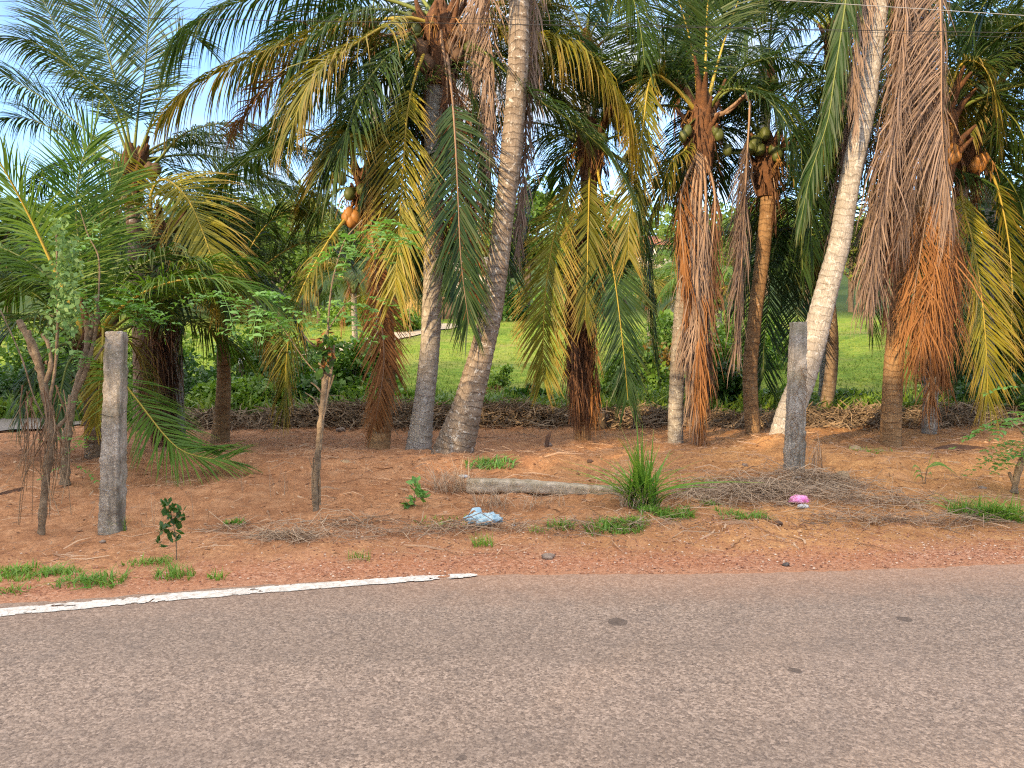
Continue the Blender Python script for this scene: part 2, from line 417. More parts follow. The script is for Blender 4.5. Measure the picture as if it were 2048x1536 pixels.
M['conc_moss'] = simple('mossy_concrete', (.50, .42, .33), .95, .4, 11, .7, (.20, .16, .10))
M['lane'] = simple('lane_concrete', (.22, .19, .165), .9, .3, 3, .3)
M['path'] = simple('path_dust', (.52, .42, .30), .95, .25, 2, .3)
M['bag'] = simple('blue_plastic', (.20, .36, .47), .35, .4, 20, .3, (.42, .55, .62), 30, .5)
M['clear'] = simple('grey_plastic', (.55, .55, .56), .3, .3, 20, .3)
M['pink'] = simple('pink_plastic', (.80, .16, .50), .35, .15, 20, .1, (.85, .45, .66))
M['stone'] = simple('stone', (.32, .24, .19), .9, .4, 14, .5)
M['stone_d'] = simple('stone_dark', (.13, .11, .10), .9, .4, 14, .5)
M['wood_y'] = simple('fence_wood', (.52, .34, .12), .8, .3, 5, .2)
M['wood_d'] = simple('dark_wood', (.12, .08, .06), .85, .4, 5, .3)
M['roof'] = simple('roof_tile', (.36, .15, .10), .85, .3, 3, .3)
M['wall'] = simple('house_plaster', (.55, .50, .46), .9, .15, 2, .1)
M['glass'] = simple('dark_pane', (.04, .045, .05), .2, .2, 2, .0)
M['wire'] = simple('wire', (.03, .03, .03), .6, .1, 2, 0)
M['wirep'] = simple('pale_wire', (.35, .35, .35), .6, .1, 2, 0)
M['husk'] = simple('dry_husk', (.13, .075, .05), .85, .4, 12, .4)
M['leafdry'] = simple('dry_leaf', (.48, .34, .20), .8, .3, 20, .2)
M['signp'] = simple('sign_paint', (.62, .62, .60), .6, .1, 5, 0)

# ------------------------------------------------------------------ ground sheets
def axis(a, b, step, lo, hi, growth=1.22):
    mid = list(np.arange(a, b+1e-6, step))
    st = step; v = a; left = []
    while v > lo: st *= growth; v -= st; left.append(max(v, lo))
    st = step; v = b; right = []
    while v < hi: st *= growth; v += st; right.append(min(v, hi))
    return np.array(left[::-1]+mid+right)
def sheet(name, xs, ys, zf, m, attrf=None):
    X, Y = np.meshgrid(xs, ys, indexing='ij'); Z = zf(X, Y)
    nx, ny = X.shape
    i = np.arange(nx-1)[:, None]*ny+np.arange(ny-1)[None]
    Fq = np.stack([i, i+ny, i+ny+1, i+1], -1).reshape(-1, 4)
    at = {k: f(X, Y) for k, f in (attrf or {}).items()}
    me = mesh_from(name, np.stack([X, Y, Z], -1), Fq, np.stack([X.ravel(), Y.ravel()], -1), True, at)
    me.materials.append(m)
    o = bpy.data.objects.new(name, me); COL.objects.link(o); o['kind'] = 'structure'
    return o
YB = 16.4
xs = axis(-9, 9.5, .05, -500, 500)
ys = np.concatenate([np.array([-500, -200, -90, -40, -20, -12, -8, -4, 0, 2, 3, 3.6]), np.arange(4.0, 10.8, .045), np.arange(10.85, YB-.05, .12), [YB]])
sheet('ground', xs, ys, lambda x, y: gz(x, y) - .012*(1-sst(-.1, .25, y-road_edge(x))), M['dirt'],
      {'verge': lambda x, y: np.clip((y-road_edge(x))/1.15, 0, 1) * 1.0,
       'grassy': lambda x, y: sst(15.6, 16.3, y+.5*fbm(x*.8, y*.8, 2, 77)) + (1-sst(-11, -8.6, x))*sst(10.5, 12, y)})
xs2 = axis(-25, 25, .5, -700, 700); ys2 = np.concatenate([np.arange(YB, 50, .3), axis(50.3, 60, 1, 50.2, 1500)[1:]])
sheet('meadow', xs2, ys2, lambda x, y: gz(x, y), M['meadow'])
# road
def road():
    xs = axis(-9, 9, .05, -400, 400)
    rows = np.concatenate([[-7.5, -4, -1, 1, 2, 3], np.linspace(3.4, 5.6, 12)*0-1])
    N = 26
    X = np.repeat(xs[:, None], N, 1); e = road_edge(xs) + .035*fbm(xs*5, xs*0, 3, 61)*2 + .03*fbm(xs*17, xs*0+5, 2, 71)*2
    tt = np.concatenate([[1], np.linspace(.85, .12, 9), np.linspace(.105, 0, 16)])
    Y = e[:, None] - tt[None]*(e[:, None]+7.5)
    ed = (road_edge(xs)[:, None]-Y)
    Z = .006 + .03*0*X + .004*fbm(X*1.2, Y*1.2, 2, 81) - .012*(1-sst(0, .14, e[:, None]-Y))
    i = np.arange(len(xs)-1)[:, None]*N+np.arange(N-1)[None]
    Fq = np.stack([i, i+N, i+N+1, i+1], -1).reshape(-1, 4)
    me = mesh_from('road', np.stack([X, Y, Z], -1), Fq, np.stack([X.ravel(), Y.ravel()], -1), True, {'edge': ed})
    me.materials.append(M['road']); o = bpy.data.objects.new('road', me); COL.objects.link(o); o['kind'] = 'structure'
road()
def road_line():
    ptsu = [flat(px, py) for px, py in ((-900, 1312), (-300, 1246), (0, 1219), (300, 1193), (475, 1179), (700, 1162), (870, 1151), (955, 1149))]
    ptsl = [flat(px, py) for px, py in ((-900, 1345), (-300, 1268), (0, 1237), (300, 1209), (475, 1194), (700, 1176), (870, 1163), (955, 1155.5))]
    x = np.arange(-9, ptsl[-1][0], .014)
    yu = np.interp(x, [q[0] for q in ptsu], [q[1] for q in ptsu]); yl = np.interp(x, [q[0] for q in ptsl], [q[1] for q in ptsl])
    yu = yu+.012*fbm(x*6, x*0, 3, 3)*2+.01*(vnoise(x*25, x*0, 5)-.5); yl = yl+.012*fbm(x*6, x*0+9, 3, 4)*2+.012*(vnoise(x*28, x*0+3, 6)-.5)
    end = sst(x[-1]+.01, x[-1]-.05, x)*.5+.5; ym = (yu+yl)/2; end = end*.86; yu = ym+(yu-ym)*end; yl = ym+(yl-ym)*end
    V = []
    rows = 11
    for k in range(rows):
        V.append(np.stack([x, yl+(yu-yl)*k/(rows-1), np.full_like(x, .0105)], -1))
    V = np.stack(V, 1); n = len(x)
    i = np.arange(n-1)[:, None]*rows+np.arange(rows-1)[None]
    Fq = np.stack([i, i+rows, i+rows+1, i+1], -1).reshape(-1, 4)
    fc = V.reshape(-1, 3)[Fq].mean(1); kk = np.tile(np.arange(rows-1), n-1); edge = (kk == 0) | (kk == rows-2)
    ch = vnoise(fc[:, 0]*26, fc[:, 1]*26, 91)*.6+vnoise(fc[:, 0]*7, fc[:, 1]*7, 92)*.4
    Fq = Fq[ch < np.where(edge, .63, .78)-.04*sst(-1.3, -.2, fc[:, 0])]
    me = mesh_from('road_line', V, Fq, V.reshape(-1, 3)[:, :2]); me.materials.append(M['line'])
    o = bpy.data.objects.new('road_line', me); COL.objects.link(o); o['kind'] = 'structure'
road_line()
def draped(name, pts, w, m, lift=.02, res=.4):
    c, L = catmull(np.array([[p[0], p[1], 0] for p in pts]), max(8, int(np.linalg.norm(np.diff(np.array(pts)[:, :2], axis=0), axis=1).sum()/res)))
    T = nrm(np.gradient(c, axis=0)); N = np.stack([-T[:, 1], T[:, 0], 0*T[:, 0]], -1)
    k = 7; V = np.stack([c+N*w*(s+.06*fbm(c[:, 0]*1.1, c[:, 1]*1.1+s*7, 2, 3)[:, None]) for s in np.linspace(-.5, .5, k)], 1)
    V[..., 2] = gz(V[..., 0], V[..., 1])+lift
    i = np.arange(len(c)-1)[:, None]*k+np.arange(k-1)[None]
    me = mesh_from(name, V, np.stack([i, i+k, i+k+1, i+1], -1).reshape(-1, 4), V.reshape(-1, 3)[:, :2]); me.materials.append(m)
    o = bpy.data.objects.new(name, me); COL.objects.link(o); o['kind'] = 'structure'
draped('lane', [(-16, 11.5), (-10.6, 13.0), (-9.3, 16), (-9.6, 20), (-9.9, 23)], 2.2, M['lane'], .05)
draped('path', [(-8.5, 30), (-6.5, 35), (-4.6, 41), (-3.4, 45.2)], 1.7, M['path'], .06)

# ------------------------------------------------------------------ palm fronds
def frond(root, pts, kind='g', leaf=.95, ang=(72, 24), droop=1.1, v=12, t0=.2, sp=.024, w=.0115, R=None, gap=0., tw=0., rib=None, rr=.03, jag=.07, K=4, name='frond', side=(1, -1)):
    c, L = catmull(pts, 48)
    T = nrm(np.gradient(c, axis=0))
    if R is None:
        R = c[30]-c[0]; R = R+ (c[-1]-c[0])*.3
        R = np.array([R[0], R[1], 0.])
        if np.linalg.norm(R) < .05: R = np.array([0, -1., 0])
    R = nrm(R); Sd = np.cross(R, [0, 0, 1.])
    n = max(10, int(L*(1-t0)/sp))
    mb = MB()
    for s in side:
        t = np.linspace(t0, .985, n)+RS.normal(0, .25/n, n)
        t = np.clip(t, 0, .999)
        ph = RS.random()*90+s*7
        cl = vnoise(t*9+ph, t*0, 33)
        t = t[(RS.random(n) > gap) & (cl > (.10 if jag < .2 else .18))]
        m = len(t); f = t*47; i = np.minimum(f.astype(int), 46); fr = (f-i)[:, None]
        p = c[i]*(1-fr)+c[i+1]*fr; Tt = nrm(T[i]*(1-fr)+T[i+1]*fr)
        Ss = nrm(Sd-Tt*(Tt@Sd)[:, None]); Nn = np.cross(Ss, Tt)
        if tw:
            Ss, Nn = Ss*math.cos(tw)+Nn*math.sin(tw), Nn*math.cos(tw)-Ss*math.sin(tw)
        u = (t-t0)/(1-t0)
        wob = (vnoise(t*7+ph, t*0+2, 35)-.5)*(16 if jag < .2 else 22)
        a = np.radians(wob+ang[0]+(ang[1]-ang[0])*u**1.2+RS.normal(0, 2+jag*22, m))
        vv = np.radians(v+(vnoise(t*5+ph, t*0+5, 37)-.5)*34+RS.normal(0, 2+jag*40, m))
        d = np.cos(a)[:, None]*Tt+np.sin(a)[:, None]*(s*Ss*np.cos(vv)[:, None]+Nn*np.sin(vv)[:, None])
        prof = np.clip(np.minimum(.45+u*2.2, 1.06-.70*np.clip(u-.45, 0, 1)**1.1*1.15), .2, 1)
        l = leaf*prof*(1+RS.normal(0, jag*.6, m))*np.where(RS.random(m) < .06+jag*.4, RS.uniform(.4, .9, m), 1)
        C = [p]; cur = p; dd = d; tg = []
        for k in range(K):
            g = droop*(.15+.85*(k+1)/K)*(1+RS.normal(0, .05+jag, m))/K*1.6
            dd = nrm(dd+np.array([0, 0, -1.])*g[:, None]+RS.normal(0, .02+jag*.32, (m, 3)))
            cur = cur+dd*(l/K)[:, None]; C.append(cur); tg.append(dd)
        C = np.stack(C, 1); tg = np.stack([tg[0]]+tg, 1)
        wd = nrm(np.cross(tg, Nn[:, None]+RS.normal(0, .35, (m, 1, 3))))
        wp = np.interp(np.linspace(0, 1, K+1), [0, .2, .55, 1], [.55, 1, .85, .06])
        W = wd*(wp[None, :, None]*w*(1+RS.normal(0, .15, m))[:, None, None])
        mb.strips(C, W, RS.random(m))
    tt = np.linspace(0, 1, 24)
    c2, _ = catmull(pts, 24)
    rad = np.interp(tt, [0, .08, .3, 1], [rr*1.5, rr, rr*.55, .004])
    o = MB().tube(c2, rad, 6, False).build(name, M[rib or {'g': 'rib_g', 'n': 'rib_g', 'y': 'rib_y', 'z': 'rib_y'}.get(kind, 'rib_b')], root)
    mb.build('leaves', M[kind], o)
    return o
def arc(c, az, e0, L, bend, n=7, pw=1.2):
    """free frond: leaves the crown at azimuth az, elevation e0, bends down by `bend` degrees"""
    pts = [np.array(c, float)]; ds = L/(n-1)
    for k in range(n-1):
        e = math.radians(e0-bend*((k+.5)/(n-1))**pw)
        pts.append(pts[-1]+ds*np.array([math.sin(az)*math.cos(e), math.cos(az)*math.cos(e), math.sin(e)]))
    return pts

class Palm:
    def __init__(s, Y, trunk, label, mat='tr_grey', group='coconut palms of the roadside plantation', sides=20, knots=0.010, cat='palm'):
        global RS
        RS = np.random.default_rng(int(trunk[0][0]*7+trunk[-1][1]*3+5000))
        s.Y = Y
        base = P(trunk[0][0], trunk[0][1], Y+ (trunk[0][3] if len(trunk[0]) > 3 else 0))
        base[2] = float(gz(base[0], base[1]))
        s.root = thing('coconut_palm', label, cat, base, group)
        pts = []; rad = []
        for i, q in enumerate(trunk):
            p = P(q[0], q[1], Y+(q[3] if len(q) > 3 else 0))
            if i == 0: p = base-np.array([0, 0, .15])
            pts.append(p); rad.append(q[2])
        d = np.hstack([np.array(pts), np.array(rad)[:, None]])
        c, L = catmull(d, max(12, int(np.linalg.norm(np.diff(d[:, :3], axis=0), axis=1).sum()/.028)))
        v = np.arange(len(c))*L/len(c)
        ph = v*9+ .16*9*(vnoise(v*1.3, v*0, 3)-.5)
        r = c[:, 3]*(1+.05*(np.abs(((ph % 1)-.5))*2-.5))
        rn = 1+.05*(vnoise(np.arange(sides+1)[None] % sides*.6, v[:, None]*2.2, 8)-.5)*2
        rn[:, -1] = rn[:, 0]
        MB().tube(c[:, :3], r, sides, True, 0, rn).build('trunk', M[mat], s.root)
        s.top = np.array(pts[-1]); s.rt = rad[-1]
    def f(s, kind, pts, **kw):
        frond(s.root, [P(q[0], q[1], s.Y+(q[2] if len(q) > 2 else 0)) for q in pts], kind, **kw); return s
    def sheath(s, n=9, h=.55, r=.17):
        mb = MB(); c = s.top
        for k in range(n):
            a = RS.random()*6.28; z0 = RS.uniform(-h, .1)
            d = np.array([math.cos(a), math.sin(a), 0])
            C = np.array([c+d*r*.55+[0, 0, z0], c+d*r*.9+[0, 0, z0+.15], c+d*r*1.3+[0, 0, z0+.33], c+d*r*RS.uniform(1.5, 2.4)+[0, 0, z0+RS.uniform(.4, .62)]])
            mb.tube(C, [.07, .065, .045, .02], 7, True)
        mb.tube([c-[0, 0, h], c-[0, 0, h*.4], c+[0, 0, .1], c+[0, 0, .4]], [r*.85, r*1.1, r*.9, .05], 12)
        # loose fibre
        n2 = 160; a = RS.random(n2)*6.28; z = RS.uniform(-h*1.2, .2, n2)
        b = c+np.stack([np.cos(a)*r, np.sin(a)*r, z], -1)
        d = np.stack([np.cos(a)*.14, np.sin(a)*.14, RS.uniform(-.25, .1, n2)], -1)
        C = np.stack([b, b+d*.6, b+d+[0, 0, -.12]], 1); W = np.stack([np.cross(d, [0, 0, 1.])*.06]*3, 1)
        mb.strips(C, W, RS.random(n2))
        mb.build('leaf_sheath', M['fibre'], s.root); return s
    def nuts(s, pts, mat='nut_g', r=.085, dy=-.25):
        for q in pts:
            c = P(q[0], q[1], s.Y+(q[2] if len(q) > 2 else dy))
            mb = MB().blob(c, (r*RS.uniform(.85, 1.1), r*.95, r*RS.uniform(1.05, 1.3)), 9, .12)
            mb.tube(np.array([c+[0, 0, r*.9], (c*.6+s.top*.4)+[0, 0, .05], s.top]), [.014, .012, .02], 5, False)
            mb.build('coconut', M[mat], s.root)
        return s
    def flowers(s, n=4, L=.6, mat='stalk'):
        for k in range(n):
            a = RS.uniform(0, 6.28); mb = MB()
            d = np.array([math.cos(a), math.sin(a), 0]); b = s.top-[0, 0, .1]
            mb.tube([b, b+d*L*.5+[0, 0, .1], b+d*L*.8-[0, 0, .15]], [.02, .014, .008], 6)
            for j in range(10):
                t = RS.uniform(.4, 1); p0 = b+d*L*.8*t+[0, 0, .1-.2*t]
                e = p0+np.array([RS.normal(0, .12), RS.normal(0, .12), -RS.uniform(.15, .4)])
                mb.tube([p0, (p0+e)/2+[0, 0, .03], e], [.008, .006, .003], 5, False)
            mb.build('flower_stalk', M[mat], s.root)
        return s
    def fill(s, n, e=(25, 80), L=(3.6, 4.6), bend=(60, 110), az=None, kind='g', avoid=None, **kw):
        for k in range(n):
            a = (k+RS.uniform(-.3, .3))/n*2*PI+1.1 if az is None else RS.uniform(*az)
            e0 = RS.uniform(*e)
            frond(s.root, arc(s.top, a, e0, RS.uniform(*L), RS.uniform(*bend)), kind if isinstance(kind, str) else kind[RS.integers(len(kind))], **kw)
        return s
FAR = dict(sp=.042, w=.016, K=3)
DEAD = dict(ang=(40, 14), droop=1.6, v=-10, jag=.3, gap=.12, w=.0085, sp=.021)
FOLD = dict(ang=(26, 10), droop=2.2, v=-35, jag=.3, gap=.05, w=.0085, sp=.022, leaf=.8)
HANG = dict(ang=(50, 24), droop=.3, v=6)

# --- palm with its crown against the sky
A = Palm(14, [(285, 915, .17), (282, 760, .14), (276, 600, .13), (270, 480, .13), (264, 400, .14), (262, 330, .15)], 'tall palm with green crown against open sky above the young palm', 'tr_brown')
A.sheath(12, .7, .2)
A.f('g', [(262, 325), (253, 246), (225, 140), (185, 0), (160, -80)], leaf=1.05, droop=.3, R=np.array([0, 1., 0]))
A.f('g', [(260, 325), (190, 275), (100, 205), (0, 148), (-50, 150)], R=np.array([-1, -.9, 0]))
A.f('g', [(265, 325, -.2), (230, 215, -.6), (170, 155, -.9), (68, 85, -1.1), (-5, 75, -1.2)], R=np.array([-1, -1.1, 0]))
A.f('g', [(262, 325), (215, 215, .4), (147, 137, .6), (95, 17, .8), (60, -40, .9)], R=np.array([-.6, 1, 0]), droop=.4)
A.f('g', [(270, 325), (290, 280), (328, 170), (352, 102), (371, 68), (415, 90)], R=np.array([.8, .8, 0]), droop=.6)
A.f('g', [(266, 325), (277, 220), (290, 145), (300, 0), (310, -90)], R=np.array([0, 1, 0]), droop=.3, leaf=1.05)
A.f('g', [(275, 335), (310, 328), (342, 290), (376, 263), (444, 246), (512, 250), (590, 285), (640, 330)], droop=1.9)
A.f('g', [(270, 345), (310, 380), (350, 368), (410, 357), (512, 362), (615, 380), (665, 410), (695, 445)], droop=1.9)
A.f('g', [(255, 335), (170, 300), (100, 256), (50, 236), (-10, 240)], R=np.array([-1, -.5, 0]))
A.f('g', [(255, 335), (200, 320, .5), (130, 330, .8), (70, 380, 1.0)], R=np.array([-1, .6, 0]))
A.fill(4, (20, 60), kind='g', az=(-1.2, 1.2), L=(3, 3.8))
A.nuts([(300, 338), (306, 342), (312, 338), (304, 350), (236, 335)], 'nut_b', .1)
# --- short palm with brown skirt
A2 = Palm(11.6, [(352, 897, .15), (350, 800, .13), (348, 680, .12), (338, 580, .12), (322, 490, .13)], 'short palm with shaggy dark brown skirt of dead fronds behind concrete post', 'tr_grey')
A2.sheath(10, .6, .19)
A2.f('z', [(318, 480), (300, 400, -.3), (325, 357, -.5), (370, 390, -.7), (400, 450, -.9), (425, 520, -1.1), (445, 590, -1.2)], R=np.array([.5, -1, 0]), leaf=1.0, droop=.5, w=.013)
A2.f('g', [(322, 480), (370, 450), (437, 490), (512, 548), (574, 613), (600, 660)])
A2.f('y', [(315, 480), (290, 415, -.3), (235, 410, -.6), (185, 470, -.8), (160, 550, -.9)], R=np.array([-.8, -.9, 0]))
A2.f('g', [(318, 480), (270, 470, -.5), (225, 520, -.9), (200, 600, -1.1)], R=np.array([-.5, -1, 0]))
A2.f('g', [(322, 480), (345, 470, -.6), (350, 530, -1.1), (345, 620, -1.3)], R=np.array([.2, -1, 0]), leaf=.8)
for px in (300, 312, 322, 332, 340):
    A2.f('k', [(325, 490, -.05), (px, 580, -.22+RS.normal(0, .15)), (px+3, 690, -.25+RS.normal(0, .15)), (px+6, 800, -.2+RS.normal(0, .12)), (px+10, 850, -.15)], R=np.array([RS.normal(), -1, 0]), **{**FOLD, 'leaf': .9})
A2.fill(4, (10, 70), kind='g', az=(-1.5, 1.5), L=(2.6, 3.4))
# --- young palm at the fence
B = Palm(9.9, [(190, 918, .13), (188, 830, .12), (188, 740, .13), (188, 690, .12)], 'young bright green palm with low fronds sweeping the dirt behind left post', 'tr_brown')
B.sheath(8, .45, .17)
B.f('n', [(180, 690), (110, 540, -.3), (58, 430, -.5), (0, 325, -.8), (-50, 260, -1)], rib='rib_y', rr=.045, R=np.array([-.5, -1, 0]), droop=.5)
B.f('n', [(186, 690), (166, 540), (152, 420), (165, 320), (190, 270)], droop=.3, R=np.array([0, 1, 0]), leaf=.8)
B.f('n', [(190, 690), (196, 540), (206, 430), (245, 350)], droop=.35, R=np.array([.1, -1, 0]), leaf=.8)
B.f('g', [(185, 690), (140, 650), (113, 630), (68, 586), (0, 556), (-70, 590)], leaf=.85)
B.f('g', [(185, 700), (100, 640, -.4), (30, 650, -.7), (-30, 740, -.9)], R=np.array([-1, -.7, 0]))
B.f('n', [(190, 690), (215, 640, -.2), (273, 593, -.4), (342, 564, -.5), (427, 557, -.5), (500, 576, -.4), (545, 612, -.3)], rib='rib_y', R=np.array([1, -.5, 0]), leaf=.9, droop=.9)
B.f('g', [(190, 690), (250, 560), (330, 510), (400, 530), (440, 600)])
B.f('n', [(192, 705), (226, 740, -.6), (270, 795, -1.0), (342, 885, -1.2), (393, 912, -1.2), (465, 922, -1.0)], rib='rib_y', leaf=.8, droop=.45, R=np.array([.9, -.6, 0]), ang=(70, 35))
B.f('z', [(188, 690), (205, 650, -.3), (203, 720, -.6), (196, 800, -.7), (190, 850, -.7)], leaf=.45, **{k: v for k, v in HANG.items()})
B.f('y', [(192, 690), (230, 670, .2), (275, 700, .3), (300, 770, .4)], leaf=.7)
B.f('n', [(183, 690), (120, 600, .4), (60, 560, .7), (10, 600, .9)], R=np.array([-1, .5, 0]))
B.f('n', [(186, 690), (150, 560, .4), (95, 440, .7), (20, 400, .9)], R=np.array([-1, .9, 0]))
B.f('g', [(183, 700), (120, 690, -.3), (70, 740, -.5), (40, 830, -.6)], leaf=.7)
B.f('g', [(183, 700), (140, 720, -.5), (120, 790, -.7), (110, 850, -.8)], leaf=.6)
B.fill(5, (30, 75), kind='n', az=(-1.6, 1.6), L=(2.2, 3.0), bend=(50, 90))
# --- small palm with yellow leaf stalks
C = Palm(12.2, [(438, 895, .17), (442, 850, .135), (447, 780, .115), (446, 700, .1), (441, 645, .09)], 'small slim palm with yellow leaf stalks left of bare shrub', 'tr_rust')
C.f('g', [(440, 650), (425, 590), (405, 520), (380, 440), (350, 400)], rib='rib_y')
C.f('g', [(442, 650), (470, 560), (510, 480), (555, 430), (600, 420)], rib='rib_y')
C.f('g', [(445, 660), (500, 560), (581, 495), (640, 485), (695, 515)], rib='rib_y')
C.f('y', [(445, 690), (470, 640, -.3), (515, 630, -.6), (545, 680, -.8), (560, 740, -.9)], R=np.array([1, -.8, 0]), leaf=.7)
C.f('g', [(440, 690), (405, 640, -.3), (370, 645, -.5), (350, 710, -.6)], rib='rib_y', leaf=.7)
C.f('g', [(440, 650), (437, 540, .3), (432, 430, .5), (455, 350, .7)], rib='rib_y')
C.f('g', [(442, 660), (455, 590, -.5), (500, 560, -.9), (545, 600, -1.2)], rib='rib_y', leaf=.7)
C.fill(3, (30, 75), kind='g', az=(-1.5, 1.5), L=(2.4, 3.2), rib='rib_y')
# --- coconut palm with nuts
D = Palm(11.2, [(752, 914, .2), (762, 860, .15), (772, 780, .128), (775, 700, .12), (766, 600, .112), (753, 500, .11), (743, 430, .12), (738, 375, .13)], 'slender palm with orange coconuts and a dead frond hanging down its trunk', 'tr_rust')
D.sheath(12, .5, .17).flowers(5, .55)
D.f('o', [(742, 420, -.15), (749, 520, -.3), (760, 620, -.32), (768, 720, -.3), (758, 800, -.28), (748, 850, -.25)], leaf=.75, **{k: v for k, v in HANG.items()})
D.f('o', [(745, 420, -.15), (755, 520, -.2), (772, 640, -.25), (776, 730, -.22)], **{**FOLD, 'leaf': .5})
D.f('y', [(735, 400), (690, 440, -.3), (640, 510, -.5), (590, 615, -.6), (573, 720, -.7), (570, 820, -.7)], R=np.array([-.8, -.8, 0]), leaf=.8, droop=.8)
D.f('g', [(732, 390), (690, 376), (655, 396), (625, 450)], leaf=.6)
D.f('g', [(742, 390), (790, 372), (835, 330), (880, 320)], leaf=.8)
D.f('g', [(738, 375), (748, 300), (775, 250), (820, 205)], rib='rib_y')
D.f('g', [(738, 375), (722, 280), (690, 200), (640, 130)])
D.f('g', [(738, 380), (680, 310), (620, 270), (560, 290)])
D.f('y', [(738, 375), (735, 290, -.5), (705, 270, -.9), (660, 330, -1.2)], R=np.array([-.6, -1, 0]))
D.fill(4, (30, 75), kind='g', az=(-1.5, 1.5), L=(3, 3.8))
D.nuts([(683, 356), (768, 345), (757, 360), (770, 356), (700, 388), (748, 368), (725, 380)], 'nut_g', .085)
D.nuts([(694, 436), (703, 442), (699, 428), (710, 434)], 'nut_o', .085)
D.nuts([(775, 440), (768, 446), (784, 436)], 'nut_b', .085)
# --- main palm in the middle
E = Palm(11.3, [(834, 918, .21), (845, 830, .165), (859, 700, .15), (866, 560, .145), (868, 400, .145), (868, 250, .15), (873, 150, .16), (880, 50, .17)], 'straight pale trunk palm with big yellowing fronds left of leaning trunk', 'tr_pale')
E.sheath(16, .9, .24).flowers(5, .7)
E.f('y', [(870, 40), (800, 36), (700, 48), (600, 82), (513, 108), (400, 165), (328, 228)], leaf=1.2, droop=2.0)
E.f('y', [(870, 50, -.2), (810, 35, -.5), (754, 60, -.9), (668, 118, -1.3), (617, 170, -1.6), (585, 250, -1.8)], R=np.array([-1, -1, 0]), leaf=1.2, droop=1.3, w=.0125)
E.f('g', [(870, 35), (780, 0), (650, -20), (520, -10), (400, 40), (340, 100)], leaf=1.2, droop=2.0)
E.f('z', [(866, 70), (835, 140, -.5), (815, 222, -.8), (806, 342, -.9), (797, 480, -.9), (790, 590, -.9)], leaf=.95, t0=.3, R=np.array([-.15, -1, 0]), **HANG)
E.f('g', [(888, 70), (902, 170, -.6), (910, 270, -1.0), (916, 390, -1.1), (922, 520, -1.1), (938, 650, -1.0)], leaf=.9, t0=.32, R=np.array([.1, -1, 0]), rib='rib_b', **HANG)
E.f('o', [(890, 70), (915, 200, -.2), (928, 330, -.3), (938, 480, -.3), (950, 600, -.3)], leaf=.8, R=np.array([.5, -1, 0]), **{**HANG, 'jag': .3})
E.f('g', [(890, 60), (945, 180, -.3), (975, 330, -.3), (1000, 450, -.2), (1018, 540, -.1)], leaf=.9, R=np.array([.9, -.6, 0]), **HANG)
E.f('g', [(886, 70), (900, 180, .5), (890, 330, .8), (880, 460, .8), (875, 560, .8)], leaf=1.0, R=np.array([0, 1, 0]), t0=.4, **HANG)
E.f('g', [(866, 70), (830, 160, .2), (812, 300, .5), (812, 430, .6), (815, 560, .6)], leaf=.9, R=np.array([-.4, 1, 0]), **HANG)
E.f('z', [(890, 40), (960, 45, .4), (1050, 66, .5), (1150, 95, .4), (1210, 155, .2), (1250, 225, 0), (1262, 290, -.1)], R=np.array([1, -.35, 0]), leaf=1.5, droop=2.6, w=.014, sp=.016, ang=(75, 30))
E.f('g', [(890, 50), (970, 105, -.4), (1058, 185, -.4), (1147, 246, -.3), (1215, 308, -.2), (1266, 390, -.1), (1283, 490, 0)], R=np.array([1, -.35, 0]), leaf=1.05)
E.f('y', [(866, 60), (790, 140, .4), (710, 220, .7), (655, 310, .8), (620, 400, .9), (608, 450, .9)], R=np.array([-1, .35, 0]), leaf=1.0)
E.f('g', [(866, 55), (800, 90, -.6), (730, 170, -1.1), (690, 270, -1.4), (670, 350, -1.5)], R=np.array([-.9, -1, 0]), leaf=1.1)
E.f('g', [(866, 55), (780, 80, .8), (690, 130, 1.4), (600, 200, 1.8), (520, 290, 2.1)], R=np.array([-.9, .8, 0]), leaf=1.0)
E.f('g', [(866, 60), (760, 150, .2), (690, 240, .3), (640, 340, .4)], leaf=1.1, droop=1.5)
E.f('g', [(866, 50), (740, 100, .3), (620, 170, .5), (555, 260, .6)], leaf=1.1, droop=1.7)
E.f('g', [(866, 65), (815, 170, -.3), (765, 270, -.5), (735, 360, -.5)], leaf=1.0, droop=1.2)
E.f('g', [(866, 50), (780, 20, -.3), (690, 30, -.6), (610, 90, -.8), (570, 170, -.9)], leaf=1.1, droop=1.7)
E.f('o', [(870, 60), (780, 70, .3), (640, 110, .5), (540, 170, .6), (465, 260, .6)], R=np.array([-1, .3, 0]), leaf=.8, jag=.3)
E.f('k', [(884, 80), (905, 200, .2), (935, 400, .3), (948, 560, .3)], **FOLD)
E.f('k', [(880, 60, -.2), (893, 150, -.35), (895, 260, -.35), (897, 330, -.3)], **{**FOLD, 'leaf': .4})
E.f('k', [(876, 60), (860, 130, .3), (850, 230, .3), (845, 320, .3)], **FOLD)
E.fill(8, (25, 80), kind=('g', 'g', 'y'), L=(3.8, 4.6), az=(-2.0, 1.3))
E.nuts([(842, 105), (852, 122), (838, 92), (930, 60), (920, 72), (938, 74), (902, 95), (915, 112), (848, 100), (858, 128), (842, 130)], 'nut_b', .1)
E.nuts([(832, 60), (940, 95), (820, 40)], 'nut_g', .1)
